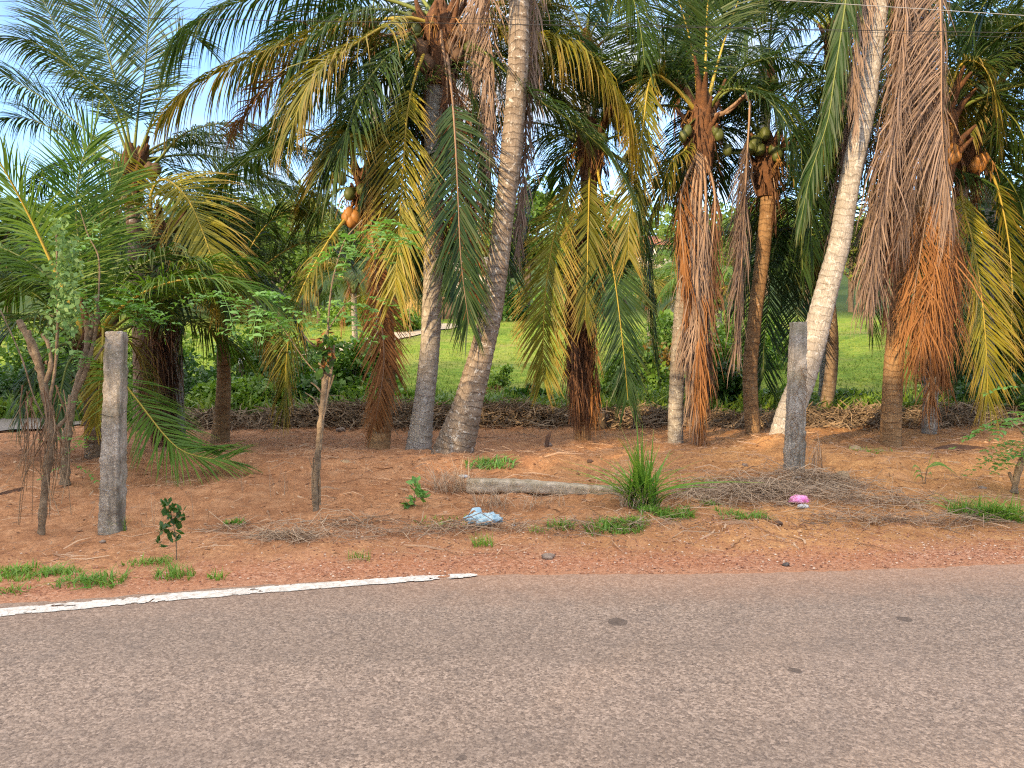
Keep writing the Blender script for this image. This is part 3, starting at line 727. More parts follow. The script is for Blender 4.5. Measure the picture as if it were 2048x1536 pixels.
# --- the big leaning palm in front
Fp = Palm(10.7, [(897, 922, .31), (912, 885, .27), (928, 835, .235), (946, 770, .2), (964, 700, .175), (986, 600, .16), (1005, 450, .148), (1023, 300, .15), (1035, 150, .147), (1038, 0, .142), (1036, -150, .14), (1027, -330, .14)], 'thick leaning palm trunk with white lichen specks in middle of the row', 'tr_speck')
Fp.sheath(10, .8, .22)
Fp.f('b', [(1020, -330), (990, -200, -.4), (988, -80, -.6), (976, 40, .1), (988, 140, .15), (985, 270, .2), (975, 400, .2)], R=np.array([-.25, -1, 0]), leaf=1.05, side=(1,), **{**DEAD, 'ang': (34, 14), 'gap': .05})
Fp.f('b', [(1020, -330), (985, -200, .2), (965, -60, .3), (960, 80, .3), (968, 220, .3), (965, 330, .3)], R=np.array([-.3, -1, 0]), leaf=1.1, **{**DEAD, 'gap': .2})
Fp.f('b', [(1035, -330), (1075, -150, .2), (1062, 100, .3), (1048, 320, .3), (1036, 500, .25)], R=np.array([.3, 1, 0]), leaf=.6, **DEAD)
Fp.f('g', [(1035, -330), (1120, -300, .5), (1220, -150, .7), (1275, 30, .7), (1290, 130, .6)], leaf=.9)
Fp.f('g', [(1030, -330), (1040, -250, 1), (1080, -100, 1.8), (1085, 60, 2.1)], R=np.array([.2, 1, 0]))
Fp.fill(7, (10, 75), kind='g', L=(3.8, 4.6), az=(-1.5, 1.2))
# --- palm with the rust skirt
Gp = Palm(12.2, [(1165, 890, .135), (1167, 800, .122), (1172, 700, .12), (1176, 500, .12), (1180, 350, .125), (1182, 285, .13)], 'palm wrapped in rust brown dead fronds right of the leaning trunk', 'tr_rust')
Gp.sheath(12, .6, .19).flowers(4, .5)
Gp.f('z', [(1175, 300), (1150, 350, -.4), (1116, 440, -.6), (1099, 520, -.7), (1089, 610, -.7), (1086, 700, -.65), (1086, 765, -.6)], leaf=.85, R=np.array([-.3, -1, 0]), **HANG)
Gp.f('g', [(1188, 300), (1206, 400, -.4), (1220, 500, -.6), (1234, 590, -.7), (1248, 710, -.7), (1256, 800, -.65)], leaf=.85, R=np.array([.2, -1, 0]), rib='rib_y', **HANG)
Gp.f('g', [(1190, 300), (1255, 330), (1290, 450), (1303, 600), (1310, 730)], leaf=.8, **{**HANG, 'droop': 1.0})
Gp.f('y', [(1180, 300), (1178, 400, -.5), (1176, 480, -.75), (1174, 570, -.8), (1170, 640, -.8)], leaf=.7, R=np.array([.1, -1, 0]), **HANG)
for px, k in ((1140, 'o'), (1152, 'k'), (1160, 'o'), (1172, 'k'), (1184, 'o'), (1193, 'k'), (1146, 'k')):
    Gp.f(k, [(1178, 320, -.1), ((px+1178)/2, 430, -.25), (px, 560, -.28+RS.normal(0, .1)), (px-2, 700, -.25+RS.normal(0, .1)), (px+4, RS.uniform(770, 850), -.2)], R=np.array([RS.normal(), -1, 0]), **{**FOLD, 'leaf': .75})
Gp.f('g', [(1182, 285), (1160, 180), (1120, 80), (1060, 20)]).f('g', [(1182, 285), (1192, 180), (1212, 60), (1245, -60)], R=np.array([0, 1, 0]), droop=.4)
Gp.f('g', [(1185, 285), (1230, 200), (1290, 140), (1350, 130)]).f('g', [(1178, 290), (1110, 320), (1065, 400), (1050, 510)])
Gp.f('g', [(1178, 290), (1120, 270), (1060, 290), (1020, 360)]).f('g', [(1186, 290), (1250, 270), (1300, 300), (1330, 370)])
Gp.fill(6, (25, 80), kind='g', az=(-1.7, 1.7), L=(3, 4))
Gp.nuts([(1180, 268), (1190, 280), (1198, 288), (1172, 274), (1205, 276)], 'nut_g', .08)
# --- palm with straight upright crown
H = Palm(12, [(1351, 887, .125), (1352, 800, .118), (1360, 650, .112), (1374, 520, .11), (1389, 400, .12), (1400, 300, .15), (1405, 225, .14)], 'palm with upright dark fan crown and long brown fronds hanging to the ground', 'tr_grey')
H.sheath(14, .9, .2).flowers(3, .5)
H.f('g', [(1400, 215), (1388, 130), (1375, 60), (1345, -40)], R=np.array([-.2, 1, 0]), droop=.5, rib='rib_y', rr=.04)
H.f('g', [(1408, 215), (1412, 100), (1416, 0), (1430, -120)], R=np.array([0, 1, 0]), droop=.4, rib='rib_y', rr=.04)
H.f('g', [(1412, 215), (1440, 110), (1470, 20), (1500, -60)], R=np.array([.4, -1, 0]), droop=.5, rib='rib_y', rr=.04)
H.f('g', [(1396, 215), (1345, 120), (1290, 70), (1225, 60)]).f('g', [(1398, 220), (1345, 160), (1295, 140), (1240, 160), (1215, 210)])
H.f('y', [(1395, 225), (1345, 170, -.3), (1303, 152, -.5), (1286, 255, -.6), (1270, 360, -.65), (1258, 450, -.65), (1258, 520, -.6)], leaf=.75, R=np.array([-.6, -1, 0]), **HANG)
H.f('g', [(1415, 215), (1470, 175), (1540, 185), (1595, 260), (1605, 350)]).f('g', [(1415, 225), (1480, 140), (1560, 115), (1645, 140)])
H.f('g', [(1415, 225), (1450, 180, -.5), (1520, 190, -.9), (1575, 250, -1.1), (1590, 330, -1.2)], R=np.array([1, -.7, 0]))
H.f('b', [(1410, 235), (1455, 222, -.4), (1490, 188, -.6), (1500, 200, -.62), (1495, 300, -.62), (1488, 430, -.6), (1481, 570, -.58), (1477, 700, -.55)], t0=.32, rib='rib_b', **{**FOLD, 'leaf': .85, 'ang': (22, 8)})
H.f('b', [(1410, 235), (1455, 225, -.38), (1492, 192, -.55), (1500, 210, -.56), (1492, 330, -.55), (1482, 450, -.53), (1474, 560, -.5)], t0=.4, rib='rib_b', **{**FOLD, 'leaf': .7})
for px, b, k, pe in ((1392, 870, 'b', 1400), (1402, 850, 'b', 1412), (1412, 790, 'k', 1430), (1385, 800, 'b', 1392), (1374, 640, 'o', 1362), (1378, 760, 'b', 1384), (1398, 880, 'o', 1402)):
    H.f(k, [(1402, 290, -.1), (pe, 390, -.3), ((pe+px)/2, 520, -.4+RS.normal(0, .06)), (px, (520+b)/2, -.4+RS.normal(0, .06)), (px, b, -.35)], R=np.array([RS.normal()*.8, -1, 0]), **{**FOLD, 'leaf': .8})
H.f('y', [(1395, 260), (1370, 300, -.2), (1340, 330, -.3), (1310, 430, -.3)], leaf=.6)
H.fill(5, (15, 60), kind='g', az=(-1.8, 1.8), L=(3, 4))
H.nuts([(1366, 272), (1375, 262), (1430, 262), (1438, 270)], 'nut_g', .075)
H.nuts([(1312, 368), (1455, 300)], 'nut_g', .08, 0)
# --- leaning ringed palm
I = Palm(13, [(1508, 876, .13), (1500, 760, .125), (1508, 650, .12), (1524, 520, .12), (1536, 400, .125), (1535, 310, .13)], 'curved brown ringed palm trunk left of the right concrete post', 'tr_rust')
I.sheath(12, .7, .19).flowers(4, .6)
I.f('g', [(1540, 310), (1590, 200), (1650, 190), (1700, 260)]).f('g', [(1540, 310), (1600, 270), (1645, 350), (1655, 480)])
I.f('g', [(1540, 310), (1585, 300, -.4), (1615, 380, -.7), (1625, 500, -.8)], R=np.array([.7, -1, 0])).f('g', [(1530, 310), (1480, 240), (1440, 230), (1400, 290)])
I.f('g', [(1540, 315), (1580, 340), (1600, 430), (1605, 540)]).f('k', [(1540, 320, -.1), (1550, 380, -.2), (1552, 450, -.2)], **{**FOLD, 'leaf': .4})
I.f('g', [(1535, 310), (1530, 200), (1540, 90), (1580, 20)]).f('g', [(1535, 310), (1500, 210), (1450, 130), (1390, 110)])
I.fill(9, (0, 70), kind='g', L=(3, 4), az=(-1.6, 1.8))
I.nuts([(1530, 268), (1508, 290), (1500, 296), (1520, 300), (1548, 300), (1555, 310), (1512, 285)], 'nut_g', .1)
# --- white leaning palm on the right
J = Palm(10.8, [(1560, 878, .215), (1580, 828, .195), (1612, 740, .178), (1638, 640, .168), (1660, 555, .155), (1680, 480, .145), (1704, 342, .138), (1731, 215, .14), (1748, 68, .147), (1756, 0, .147), (1772, -150, .14), (1788, -310, .14)], 'smooth pale grey trunk leaning right with curtain of dry brown fronds', 'tr_pale')
J.sheath(10, .8, .22)
JD = dict(leaf=.95, rib='rib_b', **{**DEAD, 'ang': (40, 12), 'gap': .12, 'jag': .3})
J.f('b', [(1800, -310), (1826, -120, .1), (1814, 90, .1), (1795, 205, .15), (1768, 310, .2), (1744, 450, .2), (1728, 600, .2)], R=np.array([.1, -1, 0]), **JD)
J.f('b', [(1805, -310), (1870, -120, -.2), (1882, 60, -.3), (1883, 220, -.3), (1890, 330, -.3), (1903, 420, -.3)], R=np.array([.2, -1, 0]), **{**JD, 'ang': (58, 20), 'droop': .45, 'leaf': 1.3, 'jag': .1}, side=(1,))
J.f('b', [(1805, -310), (1872, -120, -.15), (1884, 60, -.22), (1886, 220, -.22), (1893, 330, -.2), (1906, 440, -.2)], R=np.array([.2, -1, 0]), **{**FOLD, 'leaf': .7}, side=(-1,))
J.f('b', [(1800, -310), (1812, -50, -.3), (1806, 150, -.3), (1792, 270, -.3), (1768, 400, -.2), (1750, 500, -.1), (1740, 600, 0)], R=np.array([.3, -1, 0]), **{**JD, 'ang': (28, 10), 'leaf': .9})
J.f('b', [(1780, -310), (1738, -100, .2), (1712, 80, .3), (1700, 230, .3), (1684, 380, .3), (1664, 540, .3)], R=np.array([-.6, -1, 0]), **{**JD, 'leaf': .7, 'ang': (26, 10)})
J.f('k', [(1795, -310), (1800, 0, .1), (1812, 200, .1), (1800, 380, .1), (1785, 520, .1)], R=np.array([.3, -1, 0]), **JD)
J.f('b', [(1795, -310), (1835, 40, -.1), (1842, 230, -.15), (1822, 380, -.15), (1805, 480, -.15)], R=np.array([.6, -1, 0]), **JD)
J.f('k', [(1795, -310), (1850, 20, .3), (1860, 180, .3), (1850, 330, .3)], R=np.array([.6, -1, 0]), **JD)
J.f('b', [(1780, -310), (1742, -60, -.1), (1716, 70, -.3), (1708, 160, -.35), (1712, 250, -.35)], R=np.array([-.4, -1, 0]), **{**JD, 'leaf': .6, 'gap': .35})
J.f('b', [(1800, -310), (1830, 60, .3), (1802, 280, .3), (1772, 430, .3), (1755, 580, .3)], R=np.array([.4, 1, 0]), **JD)
J.f('k', [(1790, -310), (1800, 60, .4), (1800, 280, .4), (1775, 450, .4), (1770, 640, .4)], R=np.array([-.4, 1, 0]), **JD)
J.f('g', [(1775, -310), (1712, -120, -.3), (1692, 0, -.4), (1682, 70, -.4), (1668, 160, -.4), (1655, 245, -.4), (1622, 345, -.35), (1602, 440, -.3)], R=np.array([-.7, -.6, 0]), leaf=.7, ang=(30, 12), droop=1.0, v=-20, w=.013)
J.f('y', [(1778, -310), (1705, -100, .2), (1680, 40, .2), (1668, 150, .2), (1650, 260, .2), (1630, 360, .2)], R=np.array([-.9, .3, 0]), leaf=.7, ang=(36, 16), droop=1.2, v=-20)
J.fill(6, (15, 70), kind='g', L=(3.8, 4.6), az=(-.9, .9))
# --- orange lit palm
Kp = Palm(11.7, [(1781, 888, .165), (1784, 800, .15), (1790, 700, .142), (1801, 600, .14), (1819, 500, .14), (1846, 400, .15), (1862, 330, .155), (1880, 240, .15)], 'palm leaning right with orange dry fronds beside hanging brown curtain', 'tr_rust')
Kp.sheath(14, 1.0, .24).flowers(5, .6, 'stalk')
KD = dict(leaf=.85, rib='rib_b', **{**DEAD, 'ang': (36, 14), 'droop': 1.2, 'gap': .05})
Kp.f('o', [(1888, 320, -.3), (1884, 450, -.45), (1866, 600, -.45), (1860, 710, -.4), (1866, 800, -.35)], R=np.array([.1, -1, 0]), **KD)
Kp.f('o', [(1882, 320, -.2), (1905, 450, -.3), (1890, 600, -.3), (1866, 740, -.3)], R=np.array([.4, -1, 0]), **KD)
Kp.f('o', [(1872, 330, -.3), (1850, 450, -.5), (1832, 560, -.5), (1822, 660, -.45), (1826, 730, -.4)], R=np.array([-.4, -1, 0]), **KD)
Kp.f('o', [(1878, 320, -.3), (1880, 430, -.5), (1875, 520, -.55), (1850, 640, -.5), (1838, 720, -.5)], R=np.array([-.1, -1, 0]), **KD)
Kp.f('o', [(1885, 330, .1), (1900, 480, .2), (1893, 620, .2), (1885, 760, .2)], R=np.array([.4, 1, 0]), **KD)
Kp.f('y', [(1890, 220), (1920, 130, -.2), (1965, 130, -.4), (1990, 190, -.5), (1997, 270, -.5)], leaf=.7, R=np.array([1, -.6, 0]))
Kp.f('y', [(1885, 230), (1900, 140, .3), (1925, 160, .5), (1935, 260, .5)], leaf=.7)
Kp.f('g', [(1885, 230), (1960, 200), (2030, 240), (2070, 340)]).f('g', [(1880, 230), (1880, 120), (1910, 20), (1970, -40)])
Kp.fill(10, (20, 80), kind='g', L=(3.2, 4.2), az=(-1.8, 1.8))
Kp.nuts([(1905, 300), (1912, 312), (1900, 316)], 'nut_o', .09)
# --- palm behind, yellow fan on its right
Lp = Palm(13, [(1858, 880, .125), (1866, 720, .115), (1890, 520, .115), (1925, 370, .12), (1938, 305, .13)], 'thin palm with a big yellow hanging frond at its right side', 'tr_grey')
Lp.sheath(10, .6, .18).flowers(3, .5)
Lp.f('z', [(1934, 315), (1922, 385, -.4), (1944, 480, -.7), (1962, 582, -.8), (1972, 690, -.8), (1976, 800, -.75)], leaf=1.1, R=np.array([.25, -1, 0]), **HANG)
Lp.f('g', [(1936, 315), (1910, 390, .2), (1916, 500, .4), (1925, 620, .5), (1930, 740, .5)], leaf=1.0, R=np.array([0, 1, 0]), **HANG)
Lp.f('y', [(1938, 310), (1985, 350), (2012, 450), (2024, 560), (2022, 700)], leaf=.8, **HANG)
Lp.f('g', [(1940, 310), (1990, 270), (2040, 290), (2080, 380)]).f('g', [(1940, 310), (1985, 240), (2060, 230), (2110, 300)])
Lp.f('g', [(1938, 310), (1990, 330), (2040, 400), (2060, 500)])
Lp.fill(10, (10, 75), kind='g', L=(3.2, 4.2), az=(-1.0, 2.4))
Lp.nuts([(1955, 320), (1962, 330), (1948, 332), (1968, 318)], 'nut_o', .09)
# --- palm outside the right edge, dark frond reaching in
Rp = Palm(10.2, [(2190, 900, .17), (2180, 700, .15), (2160, 400, .14), (2145, 180, .14), (2140, 40, .15)], 'palm beyond right edge with one dark frond reaching in at the top')
Rp.sheath(8, .6, .2)
Rp.f('g', [(2140, 30, .5), (2048, 45, .9), (1985, 85, 1.2), (1935, 140, 1.3), (1905, 200, 1.3)], leaf=.8)
Rp.f('g', [(2140, 30, .5), (2080, -20, 1), (2010, -30, 1.3), (1960, 20, 1.4), (1935, 90, 1.4)], leaf=.8)
Rp.fill(8, (10, 70), kind='g', L=(3, 3.6), az=(-.2, 2.6))
# --- small curved palm behind
N1 = Palm(15.5, [(1640, 866, .16), (1652, 810, .14), (1664, 720, .125), (1660, 620, .12), (1640, 525, .13)], 'small curved dark palm trunk behind the pale leaning palm', 'tr_brown')
N1.sheath(10, .7, .2).flowers(3, .5)
N1.f('g', [(1638, 520), (1560, 445), (1485, 430), (1430, 475), (1410, 540)], **FAR).f('g', [(1636, 520), (1580, 455, -.6), (1548, 500, -1), (1536, 610, -1.2), (1528, 690, -1.2), (1526, 760, -1.2)], leaf=1.0, R=np.array([-.4, -1, 0]), **{**HANG, **FAR})
N1.f('g', [(1638, 520), (1610, 560, -.4), (1595, 640, -.6), (1590, 720, -.6)], leaf=.8, **{**HANG, **FAR}).f('g', [(1638, 520), (1600, 470), (1530, 470), (1470, 560)], **FAR)
N1.f('g', [(1640, 520), (1690, 500), (1730, 560), (1745, 660)], **FAR)
N1.fill(8, (10, 70), kind='g', L=(3, 4), **FAR)
# --- back rows
ROW = 'palms of the back rows'
def backpalm(Y, bx, cx, cy, n, label, e=(0, 75), r=.13, kind='g', L=(3.6, 4.6), mat='tr_grey', dead=2, group=ROW):
    by = HOR+F*(CH-.05)/Y
    p = Palm(Y, [(bx, by, r*1.35), (bx+(cx-bx)*.2, by+(cy-by)*.25, r), (bx+(cx-bx)*.6, by+(cy-by)*.65, r*.9), (cx, cy, r)], label, mat, group, 12)
    p.sheath(8, .6, r*1.4)
    p.fill(n, e, L, (60, 120), kind=kind, **FAR)
    for k in range(dead):
        frond(p.root, arc(p.top, RS.uniform(0, 6.28), -45, 2.6, 50), 'o', **{**FOLD, 'sp': .06})
    p.nuts([(cx+RS.uniform(-14, 14), cy+RS.uniform(5, 22)) for _ in range(4)], 'nut_g', .1)
    return p
backpalm(17.5, 1352, 1398, 30, 7, 'back row palm hidden behind the upright dark fan crown')
backpalm(16.5, 1652, 1668, 70, 12, 'back row palm high behind the small curved dark trunk')
backpalm(18, 1975, 1985, 190, 16, 'back row palm at far right behind the yellow frond')
backpalm(19, 1168, 1172, 90, 7, 'back row palm hidden behind the rust skirted palm')
backpalm(19.5, 1856, 1866, 180, 12, 'back row palm hidden behind the orange dry fronds')
backpalm(17, 1786, 1830, 120, 12, 'back row palm hidden behind the brown frond curtain')
backpalm(18.5, 1506, 1535, 150, 6, 'back row palm standing behind the curved ringed trunk', (10, 75))
backpalm(22, 764, 742, 60, 7, 'back row palm hidden behind the slender coconut bearing palm', (10, 75))
FARG = 'distant palms across the meadow'
backpalm(34, 712, 706, 560, 14, 'far yellow green palm behind the slender coconut bearing palm', (0, 75), .14, ('y', 'y', 'g'), (2.6, 3.4), group=FARG)
backpalm(32, 1300, 1300, 590, 14, 'far yellow green palm below the red roofed house', (10, 80), .14, ('y', 'n', 'n'), (2.4, 3.2), dead=0, group=FARG)
backpalm(30, 1440, 1436, 585, 14, 'far yellow green palm right of the red roofed house', (10, 80), .14, ('y', 'n', 'n'), (2.4, 3.4), dead=0, group=FARG)
backpalm(40, 1345, 1345, 560, 12, 'far small palm between the hanging brown fronds', (10, 80), .14, ('y', 'y', 'n'), (2.4, 3.2), dead=0, group=FARG)
backpalm(42, 780, 775, 585, 12, 'far small palm beside the yellow plank fence', (10, 80), .14, ('y', 'y', 'g'), (2.4, 3.2), group=FARG)

RS = np.random.default_rng(11)
# ------------------------------------------------------------------ leaf clumps, trees, bushes
def leaf_cloud(mb, C, n, rad, size, asp=.42, up=.3, dirs=None, droop=0.):
    """n leaves around each of the centres C, each a small bent blade"""
    C = np.asarray(C, float); m = len(C)*n
    d = nrm(RS.normal(size=(m, 3))); rr = RS.random(m)**.4
    rad = np.broadcast_to(np.asarray(rad, float), (len(C),)) if np.ndim(rad) else np.full(len(C), rad)
    b = np.repeat(C, n, 0)+d*(rr*np.repeat(rad, n))[:, None]*np.array([1, 1, .8])
    t = nrm(d*.7+RS.normal(size=(m, 3))*.7+np.array([0, 0, up]))
    w = nrm(np.cross(t, nrm(RS.normal(size=(m, 3))*.6+np.array([0, 0, 1.]))))
    s = size*RS.uniform(.6, 1.3, m)[:, None]
    e = t+np.array([0, 0, -droop])
    P3 = np.stack([b, b+t*s*.5, b+nrm(e)*s], 1)
    W = np.stack([w*s*.08, w*s*asp, w*s*.05], 1)
    mb.strips(P3, W, RS.random(m))
def broad_tree(root_loc, h, spread, mat, label, nclump=42, nleaf=70, leaf=.26, group=None, trunk_h=.32, name='broadleaf_tree', cat='tree', build=None):
    root = thing(name, label, cat, root_loc, group); b = np.array(root_loc, float)
    mb = MB(); th = h*trunk_h
    mb.tube([b-[0, 0, .3], b+[0.05*h*.2, 0, th*.5], b+[.02*h, 0, th], b+[0, .02*h, h*.75]], [h*.032, h*.024, h*.02, h*.006], 9)
    ctr = b+[0, 0, th+(h-th)*.5]; ext = np.array([spread, spread, (h-th)*.55])
    d = nrm(RS.normal(size=(nclump, 3))); C = ctr+d*ext*(RS.random(nclump)**.38)[:, None]*RS.uniform(.75, 1.1, nclump)[:, None]
    for k in range(0, nclump, 3):
        a = b+[0, 0, th*RS.uniform(.8, 1.3)]
        mb.tube([a, (a+C[k])/2+RS.normal(0, .1, 3), C[k]], [h*.011, h*.007, h*.002], 5, False)
    mb.build('trunk', M['bark_dark'], root)
    mc = MB(); leaf_cloud(mc, C, nleaf, RS.uniform(.5, 1.15, nclump)*spread*.36, leaf)
    mc.build('crown', M[mat], root)
    return root
def copy_tree(root, loc, rz, sc, label, group=None, mat=None):
    r = root.copy(); COL.objects.link(r); r.location = [float(v) for v in loc]; r.rotation_euler = (0, 0, rz); r.scale = (sc, sc, sc)
    r['label'] = label
    if group: r['group'] = group
    for ch in list(root.children):
        c = ch.copy(); COL.objects.link(c); c.parent = r
        if mat and ch.name.startswith('crown'):
            c.material_slots[0].link = 'OBJECT'; c.material_slots[0].material = M[mat]
    return r
def on_ground(px, Y):
    x = (px-1024)/F*Y
    return np.array([x, Y, float(gz(x, Y))])
TG = 'trees beyond the meadow'
protos = [broad_tree(on_ground(600, 52), 8.6, 3.2, 'treeB', 'yellow green round tree beyond meadow left of the coconut bearing palm', group=TG),
          broad_tree(on_ground(1052, 50), 8.8, 2.6, 'treeA', 'tall green tree behind the meadow right of the leaning trunk', 46, 80, .26, group=TG),
          broad_tree(on_ground(470, 48), 8.2, 3.4, 'treeA', 'green spreading tree beyond the lane at left', 46, 80, .28, group=TG)]
BT = [(0, 520, 60, 1.05, 'yellow green tree behind the small slim palm', 'treeA'), (1, 665, 58, .85, 'green tree behind the yellow rachis frond', 'treeA'), (2, 560, 44, .72, 'low green tree in front of the yellow green tree', 'treeA'),
      (2, 640, 47, .75, 'low green tree beside the dark wooden fence', 'treeA'), (0, 745, 60, .85, 'tree behind the far palm and fence', 'treeA'), (1, 820, 62, .8, 'tree behind the yellow plank fence', 'treeB'), (2, 900, 62, .8, 'tree behind the straight pale trunk', 'treeA'),
      (0, 985, 58, .9, 'yellow green tree behind the grey house', 'treeB'), (1, 1110, 54, .72, 'yellow green tree left of the rust skirted palm', 'treeB'), (2, 1180, 56, .8, 'tree behind the rust skirted palm', 'treeA'),
      (0, 1250, 58, .75, 'tree left of the red roofed house', 'treeA'), (2, 1400, 85, 1.0, 'tree on the rise right of the red roofed house', 'treeA'), (0, 1470, 80, 1.15, 'tall tree on the rise behind the folded brown frond', 'treeA'), (1, 1530, 74, .95, 'tree on the rise behind the ringed trunk', 'treeA'),
      (2, 1610, 60, .9, 'tree behind the small curved palm', 'treeA'), (0, 1700, 55, .9, 'tree behind the pale leaning trunk', 'treeB'), (1, 1790, 52, .9, 'tree behind the brown frond curtain', 'treeA'), (2, 1880, 40, .9, 'dark tree behind the orange dry fronds', 'treeC'),
      (0, 1980, 30, .85, 'dark tree behind the yellow hanging frond', 'treeC'), (2, 20, 42, .95, 'blue green tree at the left edge beyond lane', 'treeC'), (0, 110, 50, .8, 'tree behind the young palm at left', 'treeA'), (1, 230, 52, .8, 'tree behind the tall palm against the sky', 'treeA'), (2, 350, 52, .78, 'tree behind the shaggy skirted short palm', 'treeB'),
      (1, 1345, 95, .9, 'small pale tree behind the red roofed house', 'treeA')]
for k, px, Y, sc, lab, mt in BT:
    copy_tree(protos[k], on_ground(px, Y), RS.uniform(0, 6.28), sc*RS.uniform(.92, 1.08), lab, TG, mt)
# dense dark tree standing close on the right
broad_tree(on_ground(2120, 18), 6.2, 2.3, 'treeC', 'dense dark tree at the right edge behind the yellow frond', 60, 130, .16, None, .15)
broad_tree(on_ground(-30, 16), 5.2, 1.5, 'treeA', 'slender tree with dark stem at the left edge beside the lane', 24, 80, .15, None, .5)
# woodland on the far rise: one mass
def woods():
    mb = MB(); n = 420
    x = RS.uniform(-160, 160, n); y = RS.uniform(105, 200, n)
    C = np.stack([x, y, gz(x, y)+RS.uniform(1, 7.5, n)], -1)
    leaf_cloud(mb, C, 60, RS.uniform(2, 4.5, n), .9)
    tag(mb.build('woods', M['treeA']), 'far wooded rise seen as one green mass behind the meadow trees', 'woods', None, 'stuff')
woods()

def bush(px, Y, w, h, mat, label, n=40, nl=60, leaf=.1, asp=.4, group='bushes behind the plantation', name='bush', loc=None, wy=None):
    b = on_ground(px, Y) if loc is None else np.array(loc, float)
    root = thing(name, label, 'bush', b, group)
    d = nrm(RS.normal(size=(n, 3))); d[:, 2] = np.abs(d[:, 2])
    C = b+d*np.array([w, wy or w*.8, h*.9])*(RS.random(n)**.4)[:, None]+[0, 0, .05]
    mb = MB()
    for k in range(0, n, 2):
        s = b+np.array([RS.normal(0, w*.2), RS.normal(0, w*.15), -.05])
        mb.tube([s, (s+C[k])/2+RS.normal(0, .04, 3), C[k]], [.012, .009, .003], 5, False)
    mb.build('stem', M['bark_dark'], root)
    mc = MB(); leaf_cloud(mc, C, nl, RS.uniform(.5, 1.1, n)*min(w, h)*.4, leaf, asp, .2, None, .3)
    mc.build('foliage', M[mat], root); return root
bush(395, 17.5, .8, 1.5, 'bushd', 'tall dark bush behind the small slim palm')
bush(560, 17.2, 1.1, 1.0, 'bushd', 'wide dark bush behind the bare cut shrub', 46)
bush(480, 17.8, .9, .9, 'bushl', 'light green bush beside the small white sign')
bush(690, 17.6, .75, 1.9, 'bushl', 'tall leafy bush left of the palm with dead hanging frond', 48, 60, .13)
bush(620, 18.5, .9, 1.7, 'bushl', 'leafy light green bush behind the cut shrub stem', 44, 60, .12)
for px_, Y_, w_, h_, m_, lab_ in ((450, 16.6, .8, .75, 'bushl', 'lush leafy bush at the heap edge right of the small slim palm'), (530, 16.5, .9, .9, 'bushl', 'lush leafy bush at the heap edge between slim palm and cut shrub'),
        (610, 16.6, .8, .8, 'bushd', 'dark glossy bush at the heap edge behind the cut shrub foot'), (700, 16.8, .6, .7, 'bushl', 'lush bush at the heap edge left of the coconut bearing palm'), (800, 17, .5, .5, 'bushl', 'low lush bush between the two straight trunks'),
        (1060, 16.9, .6, .55, 'bushd', 'low dark bush right of the leaning trunk'), (1690, 16.8, .7, .6, 'bushl', 'low lush bush right of the small curved trunk'), (1560, 17, .6, .6, 'bushl', 'low lush bush right of the ringed trunk')):
    bush(px_, Y_, w_, h_, m_, lab_, 44, 60, .13)
for px_, Y_, w_, h_, m_, lab_ in ((60, 19, 1.3, 2.0, 'bushl', 'tall light bush beyond the lane at far left'), (150, 21, 1.2, 2.2, 'bushd', 'tall dark bush beyond the lane behind the young palm'), (330, 20, 1.1, 1.9, 'bushl', 'tall light bush behind the shaggy skirted palm'),
        (500, 20.5, 1.1, 2.0, 'bushl', 'tall light bush behind the white marker board'), (560, 19.4, 1.0, 1.7, 'bushd', 'tall dark bush left of the cut shrub crown'), (735, 21, .8, 1.6, 'bushl', 'light bush beside the path foot behind coconut bearing palm'),
        (1275, 20, .9, 1.3, 'bushl', 'loose light bush between rust skirted palm and hanging brown fronds'), (1420, 21, .8, 1.7, 'bushl', 'tall light bush behind the folded brown frond'), (1500, 27, 1.5, 2.4, 'bushl', 'big yellow green bush on the meadow behind the ringed trunk'),
        (1960, 19, 1.2, 2.2, 'bushd', 'tall dark bush behind the yellow hanging frond'), (2060, 18.5, 1.2, 2.6, 'bushd', 'tall dark bush at the right frame edge')):
    bush(px_, Y_, w_, h_, m_, lab_, 56, 70, .14)
bush(1003, 20, .42, .95, 'bushl', 'small lone bush on the meadow right of leaning trunk', 22, 60, .09)
bush(1000, 19.2, .45, .45, 'bushr', 'low rusty leaved bush under the lone meadow bush', 18, 50, .08)
bush(1448, 16.6, .62, 1.35, 'bushd', 'dense dark round bush left of the ringed trunk', 50, 90, .09)
bush(1290, 17, 1.0, .8, 'bushl', 'loose olive bush right of the rust skirted palm', 40, 40, .08, .2)
bush(1215, 17, .5, .95, 'bushd', 'dark bush right beside the rust skirted trunk', 26)
bush(1900, 16.6, .9, .7, 'bushd', 'dark low bush under the orange dry fronds')
bush(1990, 15.8, 1.0, .8, 'bushd', 'dark low bush under the yellow hanging frond', 46)
bush(2090, 15.0, .9, 1.1, 'bushd', 'dark bush at the right edge behind leafy shrub')
bush(1320, 24, .9, 1.1, 'bushr', 'reddish yellow bush on far meadow edge behind brown fronds', 30, 50, .12)
bush(1420, 26, 1.0, 1.0, 'bushl', 'light bush on the far meadow behind the folded frond', 30, 50, .12)
bush(1340, 28, 1.3, 2.0, 'bushl', 'big light green bush below the red roofed house', 40, 60, .16)
bush(20, 17, 1.0, 1.1, 'bushd', 'dark bush beside the lane at left edge')
bush(250, 16.5, 1.0, 1.0, 'bushl', 'light bush behind the left concrete post')
bush(1110, 44, 1.6, 2.4, 'bushl', 'bushes at the far meadow edge right of leaning trunk', 40, 60, .22)
bush(700, 44, 1.8, 1.6, 'bushl', 'light bush in front of dark wooden fence', 40, 60, .22)
bush(800, 40, 1.2, 1.3, 'bushl', 'bush on the near side of the dusty path', 30, 60, .2)
